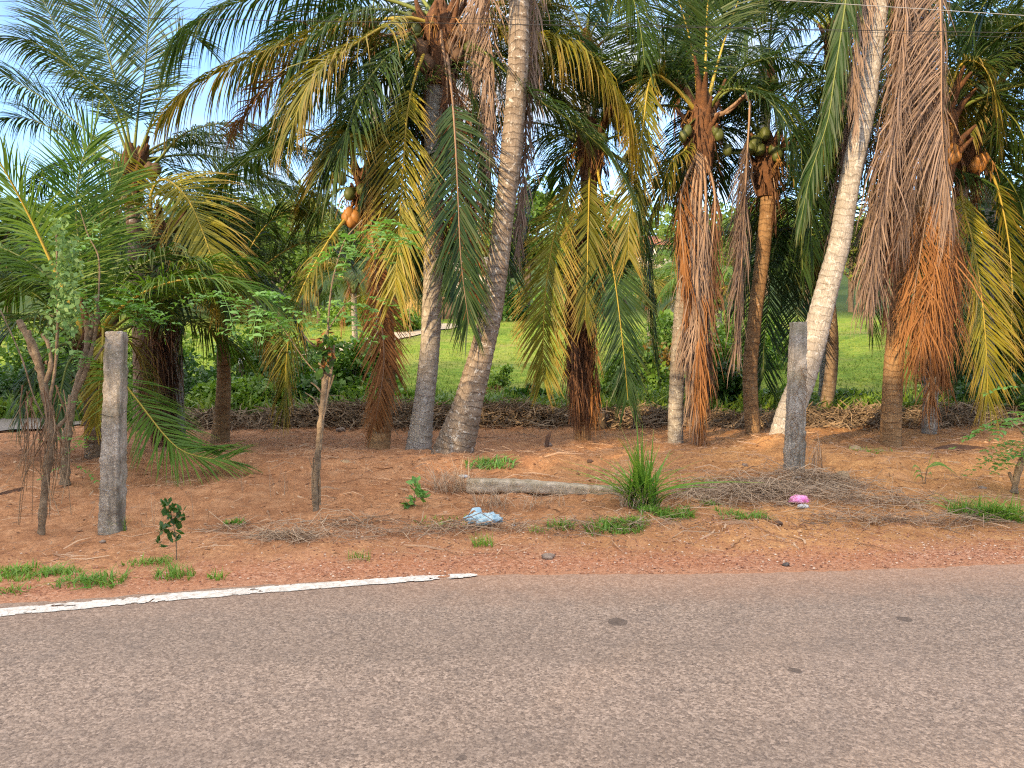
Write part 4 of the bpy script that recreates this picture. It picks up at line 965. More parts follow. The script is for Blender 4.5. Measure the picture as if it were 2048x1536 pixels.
bush(845, 52, 2.6, 2.5, 'bushd', 'dark bush behind the yellow plank fence', 40, 60, .25)
bush(1010, 49, 2.0, 2.8, 'bushd', 'dark bush beside the grey house', 40, 60, .25)

RS = np.random.default_rng(12)
# ------------------------------------------------------------------ scattered growth and litter (stuff)
def blades(n, xy, hgt, wid, lean, K=3, face=None, zoff=0):
    x, y = xy
    b = np.stack([x, y, gz(x, y)-.01+zoff], -1)
    a = RS.random(n)*6.28; ln = np.abs(RS.normal(lean, lean*.5, n))
    d = np.stack([np.cos(a), np.sin(a), 0*a], -1)
    h = hgt*RS.uniform(.5, 1.25, n)
    C = np.stack([b+d*(h*ln*(u**1.8))[:, None]+np.array([0, 0, 1.])*(h*(u-.25*ln*u*u))[:, None] for u in np.linspace(0, 1, K+1)], 1)
    ww = nrm(np.stack([-np.sin(a), np.cos(a), 0*a], -1)+RS.normal(0, .3, (n, 3)))
    wp = np.interp(np.linspace(0, 1, K+1), [0, .4, 1], [.8, 1, .08])
    W = ww[:, None]*(wp[None, :]*(wid*RS.uniform(.6, 1.3, n))[:, None])[..., None]
    return C, W, RS.random(n)
# ground cover band with broad blades
mb = MB(); n = 17000
x = RS.uniform(-15, 17, n); y = RS.uniform(15.2, 18.6, n)+.5*fbm(x*.5, x*0, 2, 7)
mb.strips(*blades(n, (x, y), .55, .05, .75))
tag(mb.build('ground_cover', M['gcov']), 'band of broad leaved green ground cover behind the brush heap', 'ground cover', None, 'stuff')
mb = MB(); n = 60000
y = 18.5+RS.random(n)**1.3*28; x = RS.uniform(-.85, .85, n)*y
keep = vnoise(x*.7, y*.7, 4) > .25; x = x[keep]; y = y[keep]
mb.strips(*blades(len(x), (x, y), .09, .018, .6, 2))
tag(mb.build('meadow_grass', M['mead']), 'short sunlit grass covering the open meadow', 'grass', None, 'stuff')
# brush heap along the far edge of the dirt
def sticks(n, xy, z, L, w, tilt=.35, mb=None, bend=.15):
    x, y = xy; m = len(x)
    a = RS.random(m)*6.28; t = RS.normal(0, tilt, m)
    d = np.stack([np.cos(a)*np.cos(t), np.sin(a)*np.cos(t), np.sin(t)], -1)
    l = L*RS.uniform(.3, 1.5, m)
    c = np.stack([x, y, z], -1)
    C = np.stack([c-d*(l/2)[:, None], c+RS.normal(0, 1, (m, 3))*(bend*l*.4)[:, None], c+d*(l/2)[:, None]], 1)
    wv = nrm(np.cross(d, RS.normal(size=(m, 3))))
    W = np.stack([wv*.7, wv, wv*.4], 1)*(w*RS.uniform(.5, 1.5, m))[:, None, None]
    (mb or MB()).strips(C, W, RS.random(m))
mb = MB(); n = 15000
x = RS.uniform(-7.3, 14, n); cy = 14.75+.35*fbm(x*.5, x*0, 2, 17)*2
y = cy+RS.normal(0, .36, n)
top = (.42+.65*fbm(x*.55+2, x*0, 3, 13))*np.exp(-((y-cy)/.5)**2)*np.where(x > 3, .62, 1)*sst(-7.6, -5.5, x)
z = gz(x, y)+np.maximum(top, .02)*np.sqrt(RS.random(n))
sticks(n, (x, y), z, .46, .0095, .4, mb, .3)
n = 2600; x = RS.uniform(-7.3, 14, n); y = 14.7+RS.normal(0, .3, n); z = gz(x, y)+.02+RS.random(n)*.3*np.where(x > 3, .5, 1)
sticks(n, (x, y), z, .3, .016, .4, mb, .2)
tag(mb.build('brush_heap', M['dead']), 'long heap of dry cut brush at the back edge of the dirt', 'brush', None, 'stuff')
# twigs and straw over the dirt
mb = MB(); n = 17000
x = RS.uniform(-9, 11, n); y = 5.2+RS.random(n)*9.5
d = y-road_edge(x)
keep = (d > .25) & (RS.random(n) < .15+1.1*(vnoise(x*.8, y*1.2, 14)-.2)) & (RS.random(n) < np.clip(d/1.2, .12, 1))
x, y = x[keep], y[keep]; sticks(len(x), (x, y), gz(x, y)+.006+RS.random(len(x))*.015, .22, .0034, .13, mb, .25)
n = 2500; x = RS.uniform(-9, 11, n); y = 5.8+RS.random(n)*9; k = y-road_edge(x) > .6; x, y = x[k], y[k]
sticks(len(x), (x, y), gz(x, y)+.006, .05, .009, .3, mb, .3)
n = 900; x = RS.uniform(-9, 11, n); y = 5.8+RS.random(n)*9; k = (y-road_edge(x) > .5) & (vnoise(x*.6, y*.8, 19) > .45); x, y = x[k], y[k]
sticks(len(x), (x, y), gz(x, y)+.012, .42, .0075, .06, mb, .2)
tag(mb.build('litter', M['litter']), 'thin dry twigs and leaf scraps strewn over the red dirt', 'litter', None, 'stuff')
# straw mats
def mat_of_straw(spots, name, label, m='straw', L=.40, w=.0030):
    mb = MB()
    for px, py, rx, ry, n, hh in spots:
        c = G(px, py)
        n = int(n*.5); q = np.clip(RS.normal(0, .5, (2, n)), -1.4, 1.4); x = c[0]+q[0]*rx; y = c[1]+q[1]*ry; r = np.minimum(np.hypot(q[0], q[1]), 1)
        z = gz(x, y)+.01+hh*(1-r**2)*RS.random(n)
        sticks(n, (x, y), z, L, w, .16, mb, .3)
    tag(mb.build(name, M[m]), label, 'straw', None, 'stuff')
mat_of_straw([(1530, 985, .95, .34, 3400, .045), (1640, 965, .5, .28, 1300, .06), (1440, 1000, .7, .25, 700, .03), (1720, 1000, .7, .3, 500, .03)], 'straw', 'mat of dry grass stalks in front of the right concrete post')
mat_of_straw([(590, 1078, .42, .15, 560, .035), (690, 1056, .45, .10, 220, .02), (480, 1062, .5, .15, 160, .02)], 'straw', 'small mat of dry straw by the left verge')
mat_of_straw([(1760, 1040, .8, .15, 500, .04), (1830, 1015, .7, .2, 300, .03), (1930, 1045, .4, .12, 250, .04), (1180, 1060, 1.2, .2, 400, .02), (900, 1062, .8, .16, 400, .03)], 'straw', 'loose dry stalks along the edge of the verge')
# pebbles on the verge
def pebbles():
    n = 34000
    x = RS.uniform(-8, 9, n); d = RS.random(n)**1.2*1.6+.02
    y = road_edge(x)+d
    keep = RS.random(n) < np.where(x > -1.5, 1, .35); x, y = x[keep], y[keep]; n = len(x)
    r = .0030+.010*RS.random(n)**4
    oct_ = np.array([[1,0,0],[0,1,0],[-1,0,0],[0,-1,0],[0,0,.7],[0,0,-.7]], float)
    V = np.stack([x, y, gz(x, y)+r*.25], -1)[:, None]+oct_[None]*r[:, None, None]*RS.uniform(.6, 1.3, (n, 6, 1))
    f = np.array([[0,1,4,4],[1,2,4,4],[2,3,4,4],[3,0,4,4]])
    F3 = np.array([[0,1,4],[1,2,4],[2,3,4],[3,0,4]])
    Fq = (np.arange(n)[:, None, None]*6+F3[None]).reshape(-1, 3)
    U = np.repeat(np.stack([RS.random(n), RS.random(n)], -1), 6, 0)
    me = mesh_from('gravel', V, Fq, U, False)
    t = NT('gravel_stone'); uv = t.n('SeparateXYZ', {0: t.n('UVMap').outputs[0]})
    me.materials.append(t.base(t.ramp(uv.outputs[0], [(0, (.15, .06, .04)), (.5, (.33, .15, .09)), (.85, (.46, .27, .18)), (1, (.6, .48, .38))]), .85, None, .2))
    o = bpy.data.objects.new('gravel', me); COL.objects.link(o); tag(o, 'loose reddish gravel scattered along the road verge', 'gravel', None, 'stuff')
pebbles()

def clods():
    n = 7000
    x = RS.uniform(-8, 9.5, n); y = road_edge(x)+.5+RS.random(n)*8
    k = vnoise(x*1.1, y*1.4, 23) > .42; x, y = x[k], y[k]; n = len(x)
    r = .006+.022*RS.random(n)**3.5
    a = np.array([[1,0,0],[.3,.9,0],[-.8,.6,0],[-.8,-.6,0],[.3,-.9,0],[.1,.1,.75]], float)
    V = np.stack([x, y, gz(x, y)-.002], -1)[:, None]+a[None]*r[:, None, None]*RS.uniform(.6, 1.3, (n, 6, 1))
    F3 = np.array([[0,1,5],[1,2,5],[2,3,5],[3,4,5],[4,0,5]])
    me = mesh_from('soil_clods', V, (np.arange(n)[:, None, None]*6+F3[None]).reshape(-1, 3), np.repeat(np.stack([RS.random(n), RS.random(n)], -1), 6, 0), False)
    t = NT('soil_clod'); uv = t.n('SeparateXYZ', {0: t.n('UVMap').outputs[0]})
    me.materials.append(t.base(t.ramp(uv.outputs[0], [(0, (.17, .075, .038)), (.6, (.36, .17, .08)), (1, (.52, .31, .17))]), .95, None, .1))
    o = bpy.data.objects.new('soil_clods', me); COL.objects.link(o); tag(o, 'small crumbs and clods of red soil over the dirt', 'soil', None, 'stuff')
clods()

# ------------------------------------------------------------------ fence posts, fallen post
def post(px, top, base, w, d, label, lean, cut=0.):
    b = G(*base); Y = b[1]
    root = thing('fence_post', label, 'post', b, 'concrete fence posts')
    t = P(top[0], top[1], Y)
    h = t[2]-b[2]; n = 130
    zz = np.linspace(-.2, h, n)
    u = np.clip(zz/h, 0, 1)
    k = 52; a = np.linspace(0, 2*PI, k+1)
    sq = 1/np.maximum(np.abs(np.cos(a)), np.abs(np.sin(a)))
    sq = np.minimum(sq, 1.37)
    wid = w*(1-.2*u); dep = d*(1-.2*u)
    X = wid[:, None]/2*np.cos(a)*sq; Yy = dep[:, None]/2*np.sin(a)*sq
    ang = 6*(np.arange(k+1) % k)/k*2
    jit = 1+.07*(vnoise(ang[None]+0*zz[:, None], zz[:, None]*14, 5)-.5)*2+.05*(vnoise(ang[None]*3, zz[:, None]*45, 6)-.5)*2
    V = np.stack([b[0]+(t[0]-b[0])*u[:, None]+X*jit, Y+Yy*jit, b[2]+zz[:, None]+0*X], -1)
    V[-1, :, 2] += .02*(vnoise(a*2, a*0, 4)-.5)
    top_c = V[-1, :-1].mean(0)
    i = np.arange(n-1)[:, None]*(k+1)+np.arange(k)[None]
    mb = MB().add(V, np.stack([i, i+1, i+k+2, i+k+1], -1).reshape(-1, 4), np.stack(np.broadcast_arrays(a[None]/6.28, zz[:, None]), -1))
    ring = V[-1, :-1]; VV = np.concatenate([ring, [top_c+[0, 0, .004]]]); mb.add(VV, [[k, j, (j+1) % k, (j+2) % k] for j in range(0, k, 2)], np.zeros((k+1, 2)))
    mb.build('shaft', M['conc'], root, False)
    return root, b, t, Y
r1, b1, t1, Y1 = post(0, (233, 664), (224, 1066), .185, .15, 'weathered concrete fence post in front of the young palm at left', 0)
def wire_loop(root, c, rx, ry, m='wirep', ends=()):
    a = np.linspace(0, 2*PI, 22); pts = np.stack([c[0]+rx*np.cos(a), c[1]+ry*np.sin(a), c[2]+.012*np.sin(2*a)], -1)
    mb = MB().tube(pts, .0025, 5, False)
    for e in ends: mb.tube([pts[0], pts[0]+np.array(e)*.5+[0, 0, .02], pts[0]+np.array(e)], .0025, 5, False)
    mb.build('wire_tie', M[m], root)
for py, rx in ((830, .088), (977, .098)):
    q = P(227 - (py-660)*.02, py, Y1); wire_loop(r1, q, rx, .08, 'wirep' if py > 900 else 'wire', ((.08, -.02, .03),))
r2, b2, t2, Y2 = post(0, (1597, 645), (1588, 942), .2, .15, 'concrete fence post in front of the pale leaning trunk, dry vine clinging', 0)
# dry vine on the right post
mb = MB()
for k in range(70):
    u = RS.uniform(.02, .72); q = b2+(t2-b2)*u
    x0 = q+np.array([RS.uniform(-.09, .09), -.085-RS.random()*.02, 0]); d = np.array([RS.normal(0, .06), -.01, -RS.uniform(.03, .22)])
    mb.tube([x0, x0+d*.5+[RS.normal(0, .03), -.012, 0], x0+d+[RS.normal(0, .03), .005, 0]], [.003, .0026, .0015], 4, False)
mb.build('dry_vine', M['twig'], r2)
# fallen post
def fallen():
    a = G(935, 985); c = G(1262, 1000); a = a+[0, 0, .075]; c = c+[0, 0, .09]
    root = thing('fallen_post', 'fallen mossy concrete post lying on the dirt between dry tuft and grass clump', 'post', a-[0, 0, .07])
    n = 50; k = 20; u = np.linspace(0, 1, n); cen = a+(c-a)*u[:, None]; T = nrm(c-a); Sx = nrm(np.cross(T, [0, 0, 1.])); Ux = np.cross(Sx, T)
    an = np.linspace(0, 2*PI, k+1); sq = np.minimum(1/np.maximum(np.abs(np.cos(an)), np.abs(np.sin(an))), 1.32)
    hw = np.interp(u, [0, 1], [.08, .055])
    jit = 1+.10*(vnoise((np.arange(k+1) % k)[None]*.7, u[:, None]*24, 15)-.5)*2
    V = cen[:, None]+(hw[:, None]*np.cos(an)*sq*jit)[..., None]*Sx+(hw[:, None]*.9*np.sin(an)*sq*jit)[..., None]*Ux
    V[..., 2] += (.012*np.sin(u*5))[:, None]
    i = np.arange(n-1)[:, None]*(k+1)+np.arange(k)[None]
    mb = MB().add(V, np.stack([i, i+1, i+k+2, i+k+1], -1).reshape(-1, 4), np.stack(np.broadcast_arrays(an[None], u[:, None]), -1))
    for row in (V[0], V[-1]):
        VV = np.concatenate([row[:-1], [row[:-1].mean(0)]]); mb.add(VV, [[k, j, (j+1) % k, (j+2) % k] for j in range(0, k, 2)], np.zeros((k+1, 2)))
    mb.build('shaft', M['conc_moss'], root)
fallen()

RS = np.random.default_rng(13)
# ------------------------------------------------------------------ live fence shrubs
def compound(mb, p, d, L=.28, pairs=6, size=.055, droop=.5):
    """one compound leaf: rachis with opposite leaflets"""
    d = nrm(np.array(d, float)); side = np.cross(d, [0, 0, 1.]); 
    if np.linalg.norm(side) < .1: side = np.array([1., 0, 0])
    side = nrm(side); upv = np.cross(side, d)
    u = np.linspace(0, 1, 8)[:, None]
    rac = p+d*L*u+np.array([0, 0, -1])*droop*L*u**2*.6
    t = np.repeat(np.linspace(.25, .97, pairs), 2); sg = np.tile([1, -1], pairs)
    t = np.append(t, 1.); sg = np.append(sg, 0)
    b = np.stack([np.interp(t, u[:, 0], rac[:, k]) for k in range(3)], -1)
    dirn = nrm(side*sg[:, None]*1.0+d*np.where(sg == 0, 1, .45)[:, None]+upv*.1+RS.normal(0, .15, (len(t), 3)))
    s = size*RS.uniform(.8, 1.2, len(t))[:, None]
    e = nrm(dirn+[0, 0, -.25])
    C = np.stack([b, b+dirn*s*.3, b+dirn*s*.65, b+e*s*1.05], 1)
    wv = nrm(np.cross(dirn, upv+RS.normal(0, .2, (len(t), 3))))
    W = np.stack([wv*s*.05, wv*s*.24, wv*s*.22, wv*s*.02], 1)
    mb.strips(C, W, np.full(len(t), RS.random())*.6+RS.random(len(t))*.4)
    mb.strips(np.stack([rac[0], rac[4], rac[7]])[None], np.tile(side*.0022, (1, 3, 1)), [.9])
def stems(root, Y, lst, mat='bark', name='stem'):
    mb = MB()
    for pts, r0, r1 in lst:
        c, L = catmull(np.array([P(q[0], q[1], Y+(q[2] if len(q) > 2 else 0)) for q in pts]), max(8, len(pts)*5))
        n = len(c); rad = np.linspace(r0, r1, n)*(1+.30*(vnoise(np.arange(n)*.9, np.zeros(n)+pts[0][0], 2)-.5)*2)
        mb.tube(c, rad, 9, True)
    return mb.build(name, M[mat], root)
def leafy(root, Y, spots, name='foliage', mat='glir'):
    mb = MB()
    for px, py, dy, n, rx, ry, L in spots:
        for k in range(int(n*.6+.5)):
            p = P(px+RS.normal(0, rx*.5), py+RS.normal(0, ry*.5), Y+dy+RS.normal(0, .12))
            a = RS.random()*6.28
            compound(mb, p, [math.cos(a), math.sin(a)*.7, RS.uniform(-.25, .4)], 1.45*L*RS.uniform(.7, 1.2), RS.integers(5, 8), .27*L, .7)
    return mb.build(name, M[mat], root)
# left cut shrub
b = G(82, 1068); Y = b[1]
sh = thing('shrub', 'gnarled cut shrub with dry hanging twigs at the left, vines trailing', 'shrub', b, 'live fence shrubs')
stems(sh, Y, [([(82, 1075), (88, 1000), (97, 920), (104, 870), (98, 820)], .032, .036), ([(100, 830), (85, 760), (70, 700), (45, 655)], .034, .03), ([(98, 825), (82, 745), (62, 700), (58, 660)], .026, .02),
             ([(88, 770), (102, 735), (98, 690), (84, 668)], .022, .018), ([(100, 800), (112, 720), (116, 600), (113, 470)], .014, .009), ([(45, 655), (38, 640)], .03, .027),
             ([(103, 870), (120, 850), (135, 830), (140, 790)], .02, .014), ([(90, 760), (105, 728), (88, 725)], .016, .016), ([(102, 860), (70, 800), (45, 720), (10, 640), (0, 620)], .009, .005)])
lst = []
for k in range(46):
    x0 = RS.uniform(50, 130); y0 = RS.uniform(770, 880); l = RS.uniform(60, 190)
    lst.append(([(x0, y0, RS.normal(0, .08)), (x0+RS.normal(0, 10), y0+l*.4, RS.normal(0, .1)), (x0+RS.normal(-6, 16), y0+l, RS.normal(0, .1))], .0045, .0025))
lst += [([(45, 770), (40, 830), (52, 880)], .006, .004), ([(110, 850), (50, 950), (36, 1050)], .006, .003), ([(112, 770), (138, 850)], .006, .005)]
stems(sh, Y, lst, 'twig', 'dry_twig')
def vine(root, Y, lst):
    mb = MB()
    for px, y0, y1, n in lst:
        py = RS.uniform(y0, y1, n); x = px+RS.normal(0, 9, n)
        p = np.stack([P(a, c, Y+RS.normal(-.05, .08)) for a, c in zip(x, py)])
        d = nrm(RS.normal(size=(n, 3))+[0, -.3, -.8]); s = RS.uniform(.03, .06, n)[:, None]
        w = nrm(np.cross(d, RS.normal(size=(n, 3))))
        mb.strips(np.stack([p, p+d*s*.5, p+d*s], 1), np.stack([w*s*.1, w*s*.32, w*s*.04], 1), RS.random(n))
    mb.build('vine_leaves', M['vine'], root)
vine(sh, Y, [(118, 430, 640, 260), (135, 480, 655, 240), (150, 480, 640, 160), (105, 520, 700, 80), (140, 600, 700, 70)])
# second thick stem
b = G(150, 1000); b = on_ground(150, 8.3); Y = 8.3
s2 = thing('shrub', 'thick brown forked shrub stem between leftmost shrub and concrete post', 'shrub', b, 'live fence shrubs')
stems(s2, Y, [([(130, 968), (132, 900), (142, 820), (165, 730), (175, 690), (176, 640)], .05, .032), ([(150, 790), (172, 740), (188, 680), (196, 620), (190, 590)], .03, .018), ([(172, 700), (186, 650), (184, 628)], .024, .02), ([(190, 720), (210, 690), (222, 690)], .014, .01), ([(196, 620), (198, 520), (176, 470), (160, 420)], .01, .005)])
leafy(s2, Y, [(228, 600, -.1, 16, 40, 30, .3), (235, 630, -.1, 12, 30, 30, .28), (205, 590, 0, 8, 30, 30, .26), (150, 700, 0, 8, 30, 40, .22), (150, 880, -.2, 14, 18, 50, .2), (260, 610, 0, 8, 30, 30, .3), (180, 500, 0, 8, 40, 60, .28)])
# shrub in front of the meadow
b = G(632, 1020); Y = b[1]
s3 = thing('shrub', 'pale bare cut stem with fresh green compound leaves left of the coconut palms', 'shrub', b, 'live fence shrubs')
stems(s3, Y, [([(632, 1022), (632, 960), (636, 900), (643, 830), (648, 790), (650, 758)], .028, .03), ([(650, 760), (640, 720), (648, 680), (656, 660)], .024, .014), ([(650, 770), (664, 730), (668, 690)], .018, .012), ([(648, 790), (632, 772), (622, 765)], .012, .008),
             ([(650, 765), (610, 720), (575, 670), (545, 630), (500, 610)], .007, .004), ([(655, 670), (660, 600), (668, 550), (690, 480), (725, 440)], .011, .006), ([(645, 760), (656, 740), (660, 700)], .02, .014), ([(640, 700), (615, 680), (602, 662)], .012, .008), ([(628, 1015), (625, 960), (627, 915)], .014, .008), ([(640, 900), (646, 840), (655, 790), (664, 735)], .018, .012), ([(640, 1010), (639, 950), (641, 890)], .012, .008), ([(648, 800), (662, 770), (668, 750)], .01, .007), ([(634, 960), (622, 930), (618, 915)], .006, .004), ([(645, 830), (630, 800), (610, 785)], .006, .004), ([(656, 660), (690, 610), (720, 590)], .007, .004)])
leafy(s3, Y, [(470, 595, 0, 14, 45, 18, .30), (520, 620, -.1, 16, 45, 22, .30), (570, 640, 0, 14, 40, 25, .28), (430, 590, .1, 8, 30, 14, .26), (665, 615, 0, 7, 40, 26, .28), (705, 605, 0, 7, 35, 26, .28), (690, 655, .1, 5, 30, 30, .26),
              (740, 445, 0, 10, 28, 16, .30), (720, 480, 0, 10, 34, 20, .30), (700, 500, .1, 7, 30, 16, .28), (750, 470, 0, 6, 20, 14, .26), (620, 650, .1, 5, 30, 20, .26)])
mb = MB(); C0 = np.array([P(645+RS.normal(0, 12), 690+RS.normal(0, 26), Y-.03) for _ in range(12)]); leaf_cloud(mb, C0, 4, .05, .10, .36, -.5)
mb.build('old_leaf', M['bushd'], s3)
mb = MB(); C0 = np.array([P(648+RS.normal(0, 10), 705+RS.normal(0, 20), Y-.03) for _ in range(7)]); leaf_cloud(mb, C0, 5, .05, .07, .3, -.5)
mb.build('withered_leaf', M['o'], s3)
# right edge shrub
b = G(2040, 985); Y = b[1]
s4 = thing('shrub', 'leafy shrub with pale slanting stem at the right edge', 'shrub', b, 'live fence shrubs')
stems(s4, Y, [([(2028, 985), (2034, 950), (2052, 900), (2075, 860)], .035, .03), ([(2075, 860), (2080, 800), (2070, 760)], .022, .012), ([(2030, 975), (2018, 945)], .02, .016), ([(2060, 890), (2040, 860), (2020, 840)], .01, .006)])
leafy(s4, Y, [(2030, 830, -.1, 14, 40, 30, .28), (2050, 870, -.1, 14, 30, 40, .28), (2010, 850, 0, 8, 26, 22, .26), (2040, 910, -.1, 12, 20, 30, .24), (2070, 800, 0, 10, 40, 40, .3)])

RS = np.random.default_rng(14)
# ------------------------------------------------------------------ grass tufts and weeds (things)
def tuft(px, py, rx, n, h, w, lean, label, mat='grass', name='grass_tuft', cat='grass tuft', group='grass tufts on the verge', ry=None, K=3):
    c = G(px, py); 
    q = np.clip(RS.normal(0, .5, (2, n)), -.8, .8); x = c[0]+q[0]*rx; y = c[1]+q[1]*(ry or rx*.6); n = len(x); lean = lean*1.35
    mb = MB().strips(*blades(n, (x, y), h, w, lean, K))
    o = mb.build(name, M[mat], None, True, c); return tag(o, label, cat, group)
# tall clump
c = G(1285, 1012)
root = thing('grass_clump', 'tall bright green grass clump at the end of the fallen post', 'grass clump', c)
mb = MB(); n = 120; x = c[0]+np.clip(RS.normal(0, .08, n), -.16, .16); y = c[1]+np.clip(RS.normal(0, .06, n), -.12, .12); mb.strips(*blades(n, (x, y), .52, .012, .95, 6))
n = 50; x = c[0]+RS.normal(-.01, .045, n); y = c[1]+RS.normal(0, .04, n); mb.strips(*blades(n, (x, y), .74, .014, .36, 6))
mb.build('blades', M['grass'], root)
mb = MB(); n = 150; x = c[0]+np.clip(RS.normal(-.06, .09, n), -.22, .15); y = c[1]+np.clip(RS.normal(-.03, .06, n), -.13, .1); mb.strips(*blades(n, (x, y), .26, .004, .7, 3)); mb.build('dry_blades', M['straw'], root)
tuft(1228, 1058, .3, 420, .075, .006, .7, 'low dense green grass mat left of the tall grass clump base')
tuft(1268, 1048, .14, 160, .08, .006, .7, 'small green grass mat in front of the tall clump')
tuft(1330, 1030, .3, 420, .085, .006, .7, 'wide low grass mat right of the tall clump')
tuft(1120, 1057, .14, 120, .09, .004, .6, 'small grass sprig in front of the fallen post')
tuft(1490, 1035, .3, 200, .09, .005, .8, 'sparse grass sprig before the straw mat')
tuft(1420, 1010, .12, 60, .07, .005, .7, 'tiny grass sprig left of the straw mat')
tuft(1955, 1035, .3, 220, .20, .006, .7, 'grass tuft at right verge, left of a pair')
tuft(2005, 1035, .26, 200, .22, .006, .7, 'grass tuft at right verge, right of a pair')
tuft(35, 1150, .3, 260, .08, .006, .7, 'low grass tuft at the left edge of the verge')
tuft(120, 1148, .16, 130, .07, .005, .7, 'short grass tuft left of the verge sapling')
tuft(185, 1165, .26, 240, .10, .005, .8, 'wide grass tuft beside the start of the white line')
tuft(300, 1125, .2, 150, .06, .005, .7, 'low grass tuft left of sapling foot')
tuft(350, 1155, .16, 120, .12, .004, .5, 'upright grass tuft below the sapling')
tuft(432, 1158, .08, 40, .08, .004, .5, 'tiny grass sprig between white line and straw')
tuft(15, 1185, .14, 60, .08, .005, .8, 'grass sprig nearest the road at the left edge')
tuft(470, 1047, .1, 60, .07, .006, .7, 'lone green weed sprig on the dirt right of the sapling')
tuft(965, 1092, .1, 60, .12, .004, .4, 'thin upright grass sprig below the blue bag')
tuft(720, 1120, .1, 40, .10, .003, .4, 'thin grass sprig above the middle of the white line')
tuft(1075, 1065, .08, 30, .07, .004, .6, 'tiny grass sprig right of the blue bag')
tuft(240, 1060, .06, 60, .16, .004, .4, 'grass at the foot of the left concrete post')
tuft(980, 930, .35, 260, .10, .008, .8, 'green weed patch at foot of the leaning trunk', 'glir')
tuft(880, 1048, .3, 150, .045, .005, .8, 'low sparse grass patch left of the blue bag')
tuft(1740, 905, .3, 90, .08, .004, .8, 'pale grass sprig right of the right post')
# dry tufts
tuft(905, 985, .22, 170, .38, .003, .8, 'dry straw coloured grass tuft at end of the fallen post', 'straw', 'dry_tuft', 'dry grass', 'dry grass tufts')
tuft(985, 1015, .2, 100, .26, .003, .8, 'dry grass tuft right behind the blue bag', 'straw', 'dry_tuft', 'dry grass', 'dry grass tufts')
tuft(1080, 1010, .3, 60, .24, .003, .8, 'sparse dry stalks in front of the fallen post', 'straw', 'dry_tuft', 'dry grass', 'dry grass tufts')
tuft(1620, 935, .16, 40, .42, .004, .45, 'dry stalks standing at the foot of right post', 'straw', 'dry_tuft', 'dry grass', 'dry grass tufts')
tuft(560, 985, .5, 24, .38, .002, .2, 'few thin dry stalks standing on the dirt left of the cut shrub', 'straw', 'dry_tuft', 'dry grass', 'dry grass tufts')
tuft(300, 1040, .7, 30, .3, .002, .25, 'scattered dry stalks around the left post and sapling', 'straw', 'dry_tuft', 'dry grass', 'dry grass tufts')
tuft(1255, 1000, .22, 50, .36, .003, .35, 'dry stalks left of the tall green clump', 'straw', 'dry_tuft', 'dry grass', 'dry grass tufts')
# sapling
c = G(352, 1120); Y = c[1]
root = thing('sapling', 'thin sapling with dark green leaf whorls on the left verge', 'sapling', c)
stems(root, Y, [([(353, 1122), (352, 1080), (345, 1040), (338, 1010)], .005, .003), ([(347, 1050), (325, 1060), (318, 1070)], .003, .002), ([(345, 1040), (362, 1020)], .003, .002)], 'bark')
mb = MB(); leaf_cloud(mb, [P(px, py, Y) for px, py in ((338, 1012), (330, 1008), (345, 1018), (362, 1022), (358, 1035), (340, 1030), (320, 1062), (326, 1058), (348, 1050), (352, 1060), (345, 1080), (316, 1088))], 9, .03, .055, .34, .4)
mb.build('foliage', M['bushd'], root)
# weed by the dry tuft
c = G(828, 1012); Y = c[1]
root = thing('weed', 'spindly weed with bright green leaves left of the dry tuft', 'weed', c)
stems(root, Y, [([(828, 1014), (830, 980), (832, 960)], .004, .002), ([(828, 1005), (860, 985), (875, 970)], .003, .001), ([(828, 1005), (810, 985), (795, 975)], .003, .001), ([(829, 1000), (850, 960), (850, 930)], .003, .001)], 'bark')
mb = MB(); leaf_cloud(mb, [P(px, py, Y) for px, py in ((832, 965), (828, 975), (835, 985), (820, 1000), (845, 995), (822, 1012), (815, 1008))], 6, .03, .075, .4, .2); mb.build('foliage', M['glir'], root)
# drooping leaf plant at right
c = G(1852, 968); Y = c[1]
root = thing('reed_plant', 'small plant with arching drooping leaves on the right dirt', 'plant', c)
stems(root, Y, [([(1850, 970), (1852, 950), (1856, 932)], .008, .004), ([(1847, 970), (1842, 945), (1838, 935)], .006, .003)], 'twig')
mb = MB()
for pts in ([(1856, 935), (1880, 928), (1900, 938), (1914, 950)], [(1850, 940), (1870, 925), (1890, 930), (1905, 948)], [(1840, 938), (1830, 930), (1824, 940), (1822, 955)], [(1842, 945), (1835, 940), (1828, 950), (1825, 962)], [(1856, 950), (1862, 945), (1864, 958), (1864, 968)], [(1848, 955), (1836, 950), (1830, 962), (1828, 968)], [(1855, 935), (1862, 915), (1866, 905), (1868, 900)]):
    cc, _ = catmull(np.array([P(a, b_, Y+RS.normal(0, .03)) for a, b_ in pts]), 8)
    mb.strips(cc[None], (np.interp(np.linspace(0, 1, 8), [0, .4, 1], [.004, .014, .001])[:, None]*np.array([.3, .5, .8]))[None], [RS.random()])
mb.build('leaf', M['bushl'], root)

